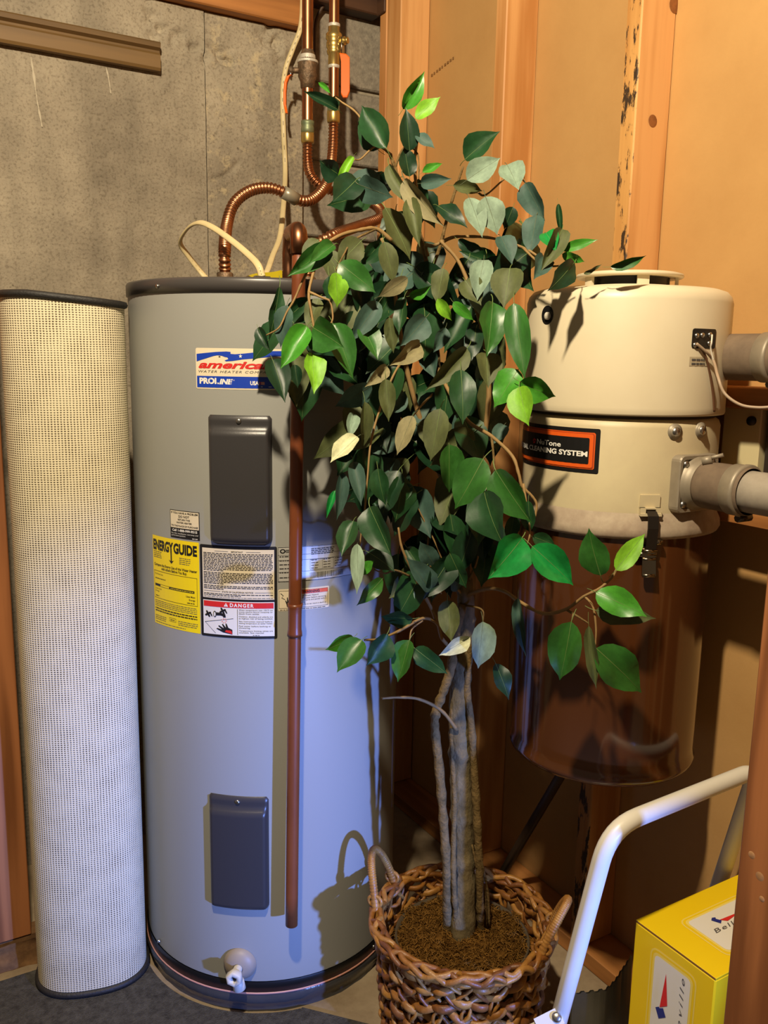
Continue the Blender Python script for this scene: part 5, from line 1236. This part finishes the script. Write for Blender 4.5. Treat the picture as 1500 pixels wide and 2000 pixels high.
LEAVES = '''
787 213 832 141 .42 bright 1.42|812 232 860 187 .46 lime 1.41|755 290 704 203 .52 deep 1.41|738 292 690 238 .40 deep 1.43|660 214 594 177 .30 dark 1.42|645 182 618 156 .22 bright 1.44|640 205 668 190 .5 dark 1.45|664 342 622 316 .85 dark 1.40
690 306 657 364 .25 lime 1.39|697 350 652 396 .66 dark 1.39|700 360 762 388 .62 teal 1.38|800 295 794 210 .50 dark 1.41|812 262 849 288 .42 teal 1.40|800 345 788 285 .62 dark 1.42|825 337 864 318 .36 bright 1.41|822 358 877 348 .46 teal 1.40
760 322 800 402 .25 olive 1.40|790 350 856 442 .30 tan 1.38|800 388 818 475 .36 olive 1.38|855 402 912 440 .36 dark 1.40|908 312 974 254 .52 deep 1.40|912 352 976 306 .62 pale 1.38|990 322 1016 368 .70 pale 1.39|885 362 945 372 .42 olive 1.41
916 386 944 458 .46 pale 1.38|948 384 972 458 .72 pale 1.37|1026 357 1062 432 .52 teal 1.37|1048 420 1032 494 .50 teal 1.37|1002 404 986 448 .7 dark 1.39|895 468 945 490 .42 dark 1.40|978 462 1004 508 .55 teal 1.38|1090 398 1096 462 .20 deep 1.34
1098 448 1064 522 .36 olive 1.33|1066 455 1086 482 .6 emer 1.34|1098 488 1166 467 .28 bright 1.33|1098 496 1142 513 .42 bright 1.32|1122 512 1076 566 .42 dark 1.31|1062 502 1046 545 .5 teal 1.33|1192 521 1264 503 .27 green 1.30|1140 535 1176 518 .22 olive 1.31
945 508 932 580 .55 pale 1.37|996 524 985 593 .72 olive 1.35|866 524 850 592 .5 olive 1.40|908 548 940 594 .7 olive 1.38|855 583 882 628 .46 lime 1.36|885 590 924 627 .40 bright 1.36|962 590 954 698 .44 green 1.34|1004 592 1022 738 .32 green 1.31
950 690 957 750 .66 olive 1.36|645 482 564 541 .40 green 1.34|622 468 588 502 .52 olive 1.35|652 478 604 512 .42 green 1.33|706 470 658 515 .8 olive 1.36|662 514 733 571 .56 green 1.31|655 532 661 600 .56 lime 1.30|750 472 770 554 .46 olive 1.36
745 472 706 520 .6 deep 1.37|796 542 740 582 .45 tan 1.36|800 578 842 562 .42 bright 1.37|560 596 545 678 .46 teal 1.33|546 560 528 668 .24 deep 1.34|504 640 524 684 .44 dark 1.36|599 637 548 719 .46 bright 1.30|612 640 668 678 .78 green 1.30
650 632 693 732 .46 green 1.31|609 690 616 770 .42 lime 1.30|676 700 684 734 .4 bright 1.32|622 583 598 642 .52 olive 1.33|740 590 688 666 .44 teal 1.34|708 640 742 692 .52 green 1.35|532 702 560 776 .50 dark 1.36|575 712 582 758 .5 dark 1.37
832 620 784 676 .62 teal 1.37|790 580 780 655 .36 deep 1.39|820 670 764 716 .42 tan 1.36|1012 722 962 793 .62 bright 1.31|1016 745 1084 779 .68 bright 1.29|1014 756 1028 827 .62 lime 1.28|900 722 905 827 .48 deep 1.34|912 680 842 763 .35 olive 1.36
726 752 656 798 .52 teal 1.36|756 716 720 754 .40 tan 1.37|753 740 761 824 .40 olive 1.35|712 784 715 880 .28 olive 1.35|690 808 682 856 .42 pale 1.37|698 853 646 903 .46 cream 1.35|806 812 772 886 .42 tan 1.37|768 806 792 762 .7 teal 1.42
668 922 663 1016 .28 teal 1.36|690 902 708 982 .36 teal 1.36|655 958 637 1010 .24 emer 1.37|738 915 750 987 .52 deep 1.36|722 990 761 1086 .52 deep 1.34|690 1018 668 1086 .50 deep 1.35|698 1062 697 1159 .27 pale 1.33|704 1118 729 1096 .6 bright 1.36
718 1078 772 1112 .62 dark 1.40|747 1130 699 1182 .38 green 1.36|690 1244 638 1272 .50 bright 1.37|707 1250 659 1309 .62 green 1.36|756 1238 718 1302 .62 deep 1.39|800 1250 775 1332 .52 green 1.40|810 1266 871 1318 .5 deep 1.43|806 1208 744 1206 .5 deep 1.44
842 1152 797 1090 .48 teal 1.44|848 1103 822 1060 .62 teal 1.46|826 1140 814 1180 .5 pale 1.46|900 1145 883 1133 .8 teal 1.47|874 1172 884 1254 .52 olive 1.47|918 1244 858 1282 .42 cream 1.44|943 1214 938 1309 .52 pale 1.43|968 1296 996 1366 .46 dark 1.46
1012 1168 1022 1282 .20 teal 1.40|1020 1050 958 1134 .64 emer 1.30|1039 1067 1122 1143 .56 emer 1.29|1040 1048 1086 1064 .62 deep 1.31|1173 1124 1148 1034 .58 green 1.29|1203 1114 1262 1041 .42 lime 1.28|1164 1157 1263 1203 .52 bright 1.27|1164 1192 1281 1211 .36 olive 1.29
1116 1214 1092 1331 .56 green 1.29|1150 1222 1166 1347 .20 olive 1.28|1164 1266 1259 1357 .56 green 1.28|944 896 886 994 .62 green 1.32|877 868 882 964 .52 green 1.38|860 798 838 900 .48 olive 1.38|968 918 1030 1022 .50 green 1.30|946 960 972 1064 .66 deep 1.31
1032 978 1036 1044 .45 deep 1.31|1004 1006 994 1062 .5 deep 1.33|985 830 965 868 .6 teal 1.40|905 1060 902 1110 .8 dark 1.48|720 640 700 690 .5 dark 1.40|870 640 848 690 .5 teal 1.42|760 620 770 690 .4 olive 1.40|930 640 920 700 .5 dark 1.42
'''
for ln in LEAVES.replace('\n', '|').split('|'):
    if ln.strip():
        q = ln.split(); leaf(*[float(v) for v in q[:5]], q[5], float(q[6]))
# shaded leaves deeper in the crown
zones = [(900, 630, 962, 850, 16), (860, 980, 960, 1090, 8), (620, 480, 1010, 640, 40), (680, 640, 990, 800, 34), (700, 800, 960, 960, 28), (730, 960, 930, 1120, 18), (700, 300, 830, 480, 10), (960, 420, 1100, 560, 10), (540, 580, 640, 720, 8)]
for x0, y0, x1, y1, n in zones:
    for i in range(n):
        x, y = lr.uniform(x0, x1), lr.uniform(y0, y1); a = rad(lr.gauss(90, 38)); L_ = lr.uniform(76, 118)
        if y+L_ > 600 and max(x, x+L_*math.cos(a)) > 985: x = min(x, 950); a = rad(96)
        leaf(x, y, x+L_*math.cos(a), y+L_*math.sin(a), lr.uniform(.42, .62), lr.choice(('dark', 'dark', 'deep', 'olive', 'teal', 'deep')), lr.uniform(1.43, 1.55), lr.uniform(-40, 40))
print('leaves', NLEAF)
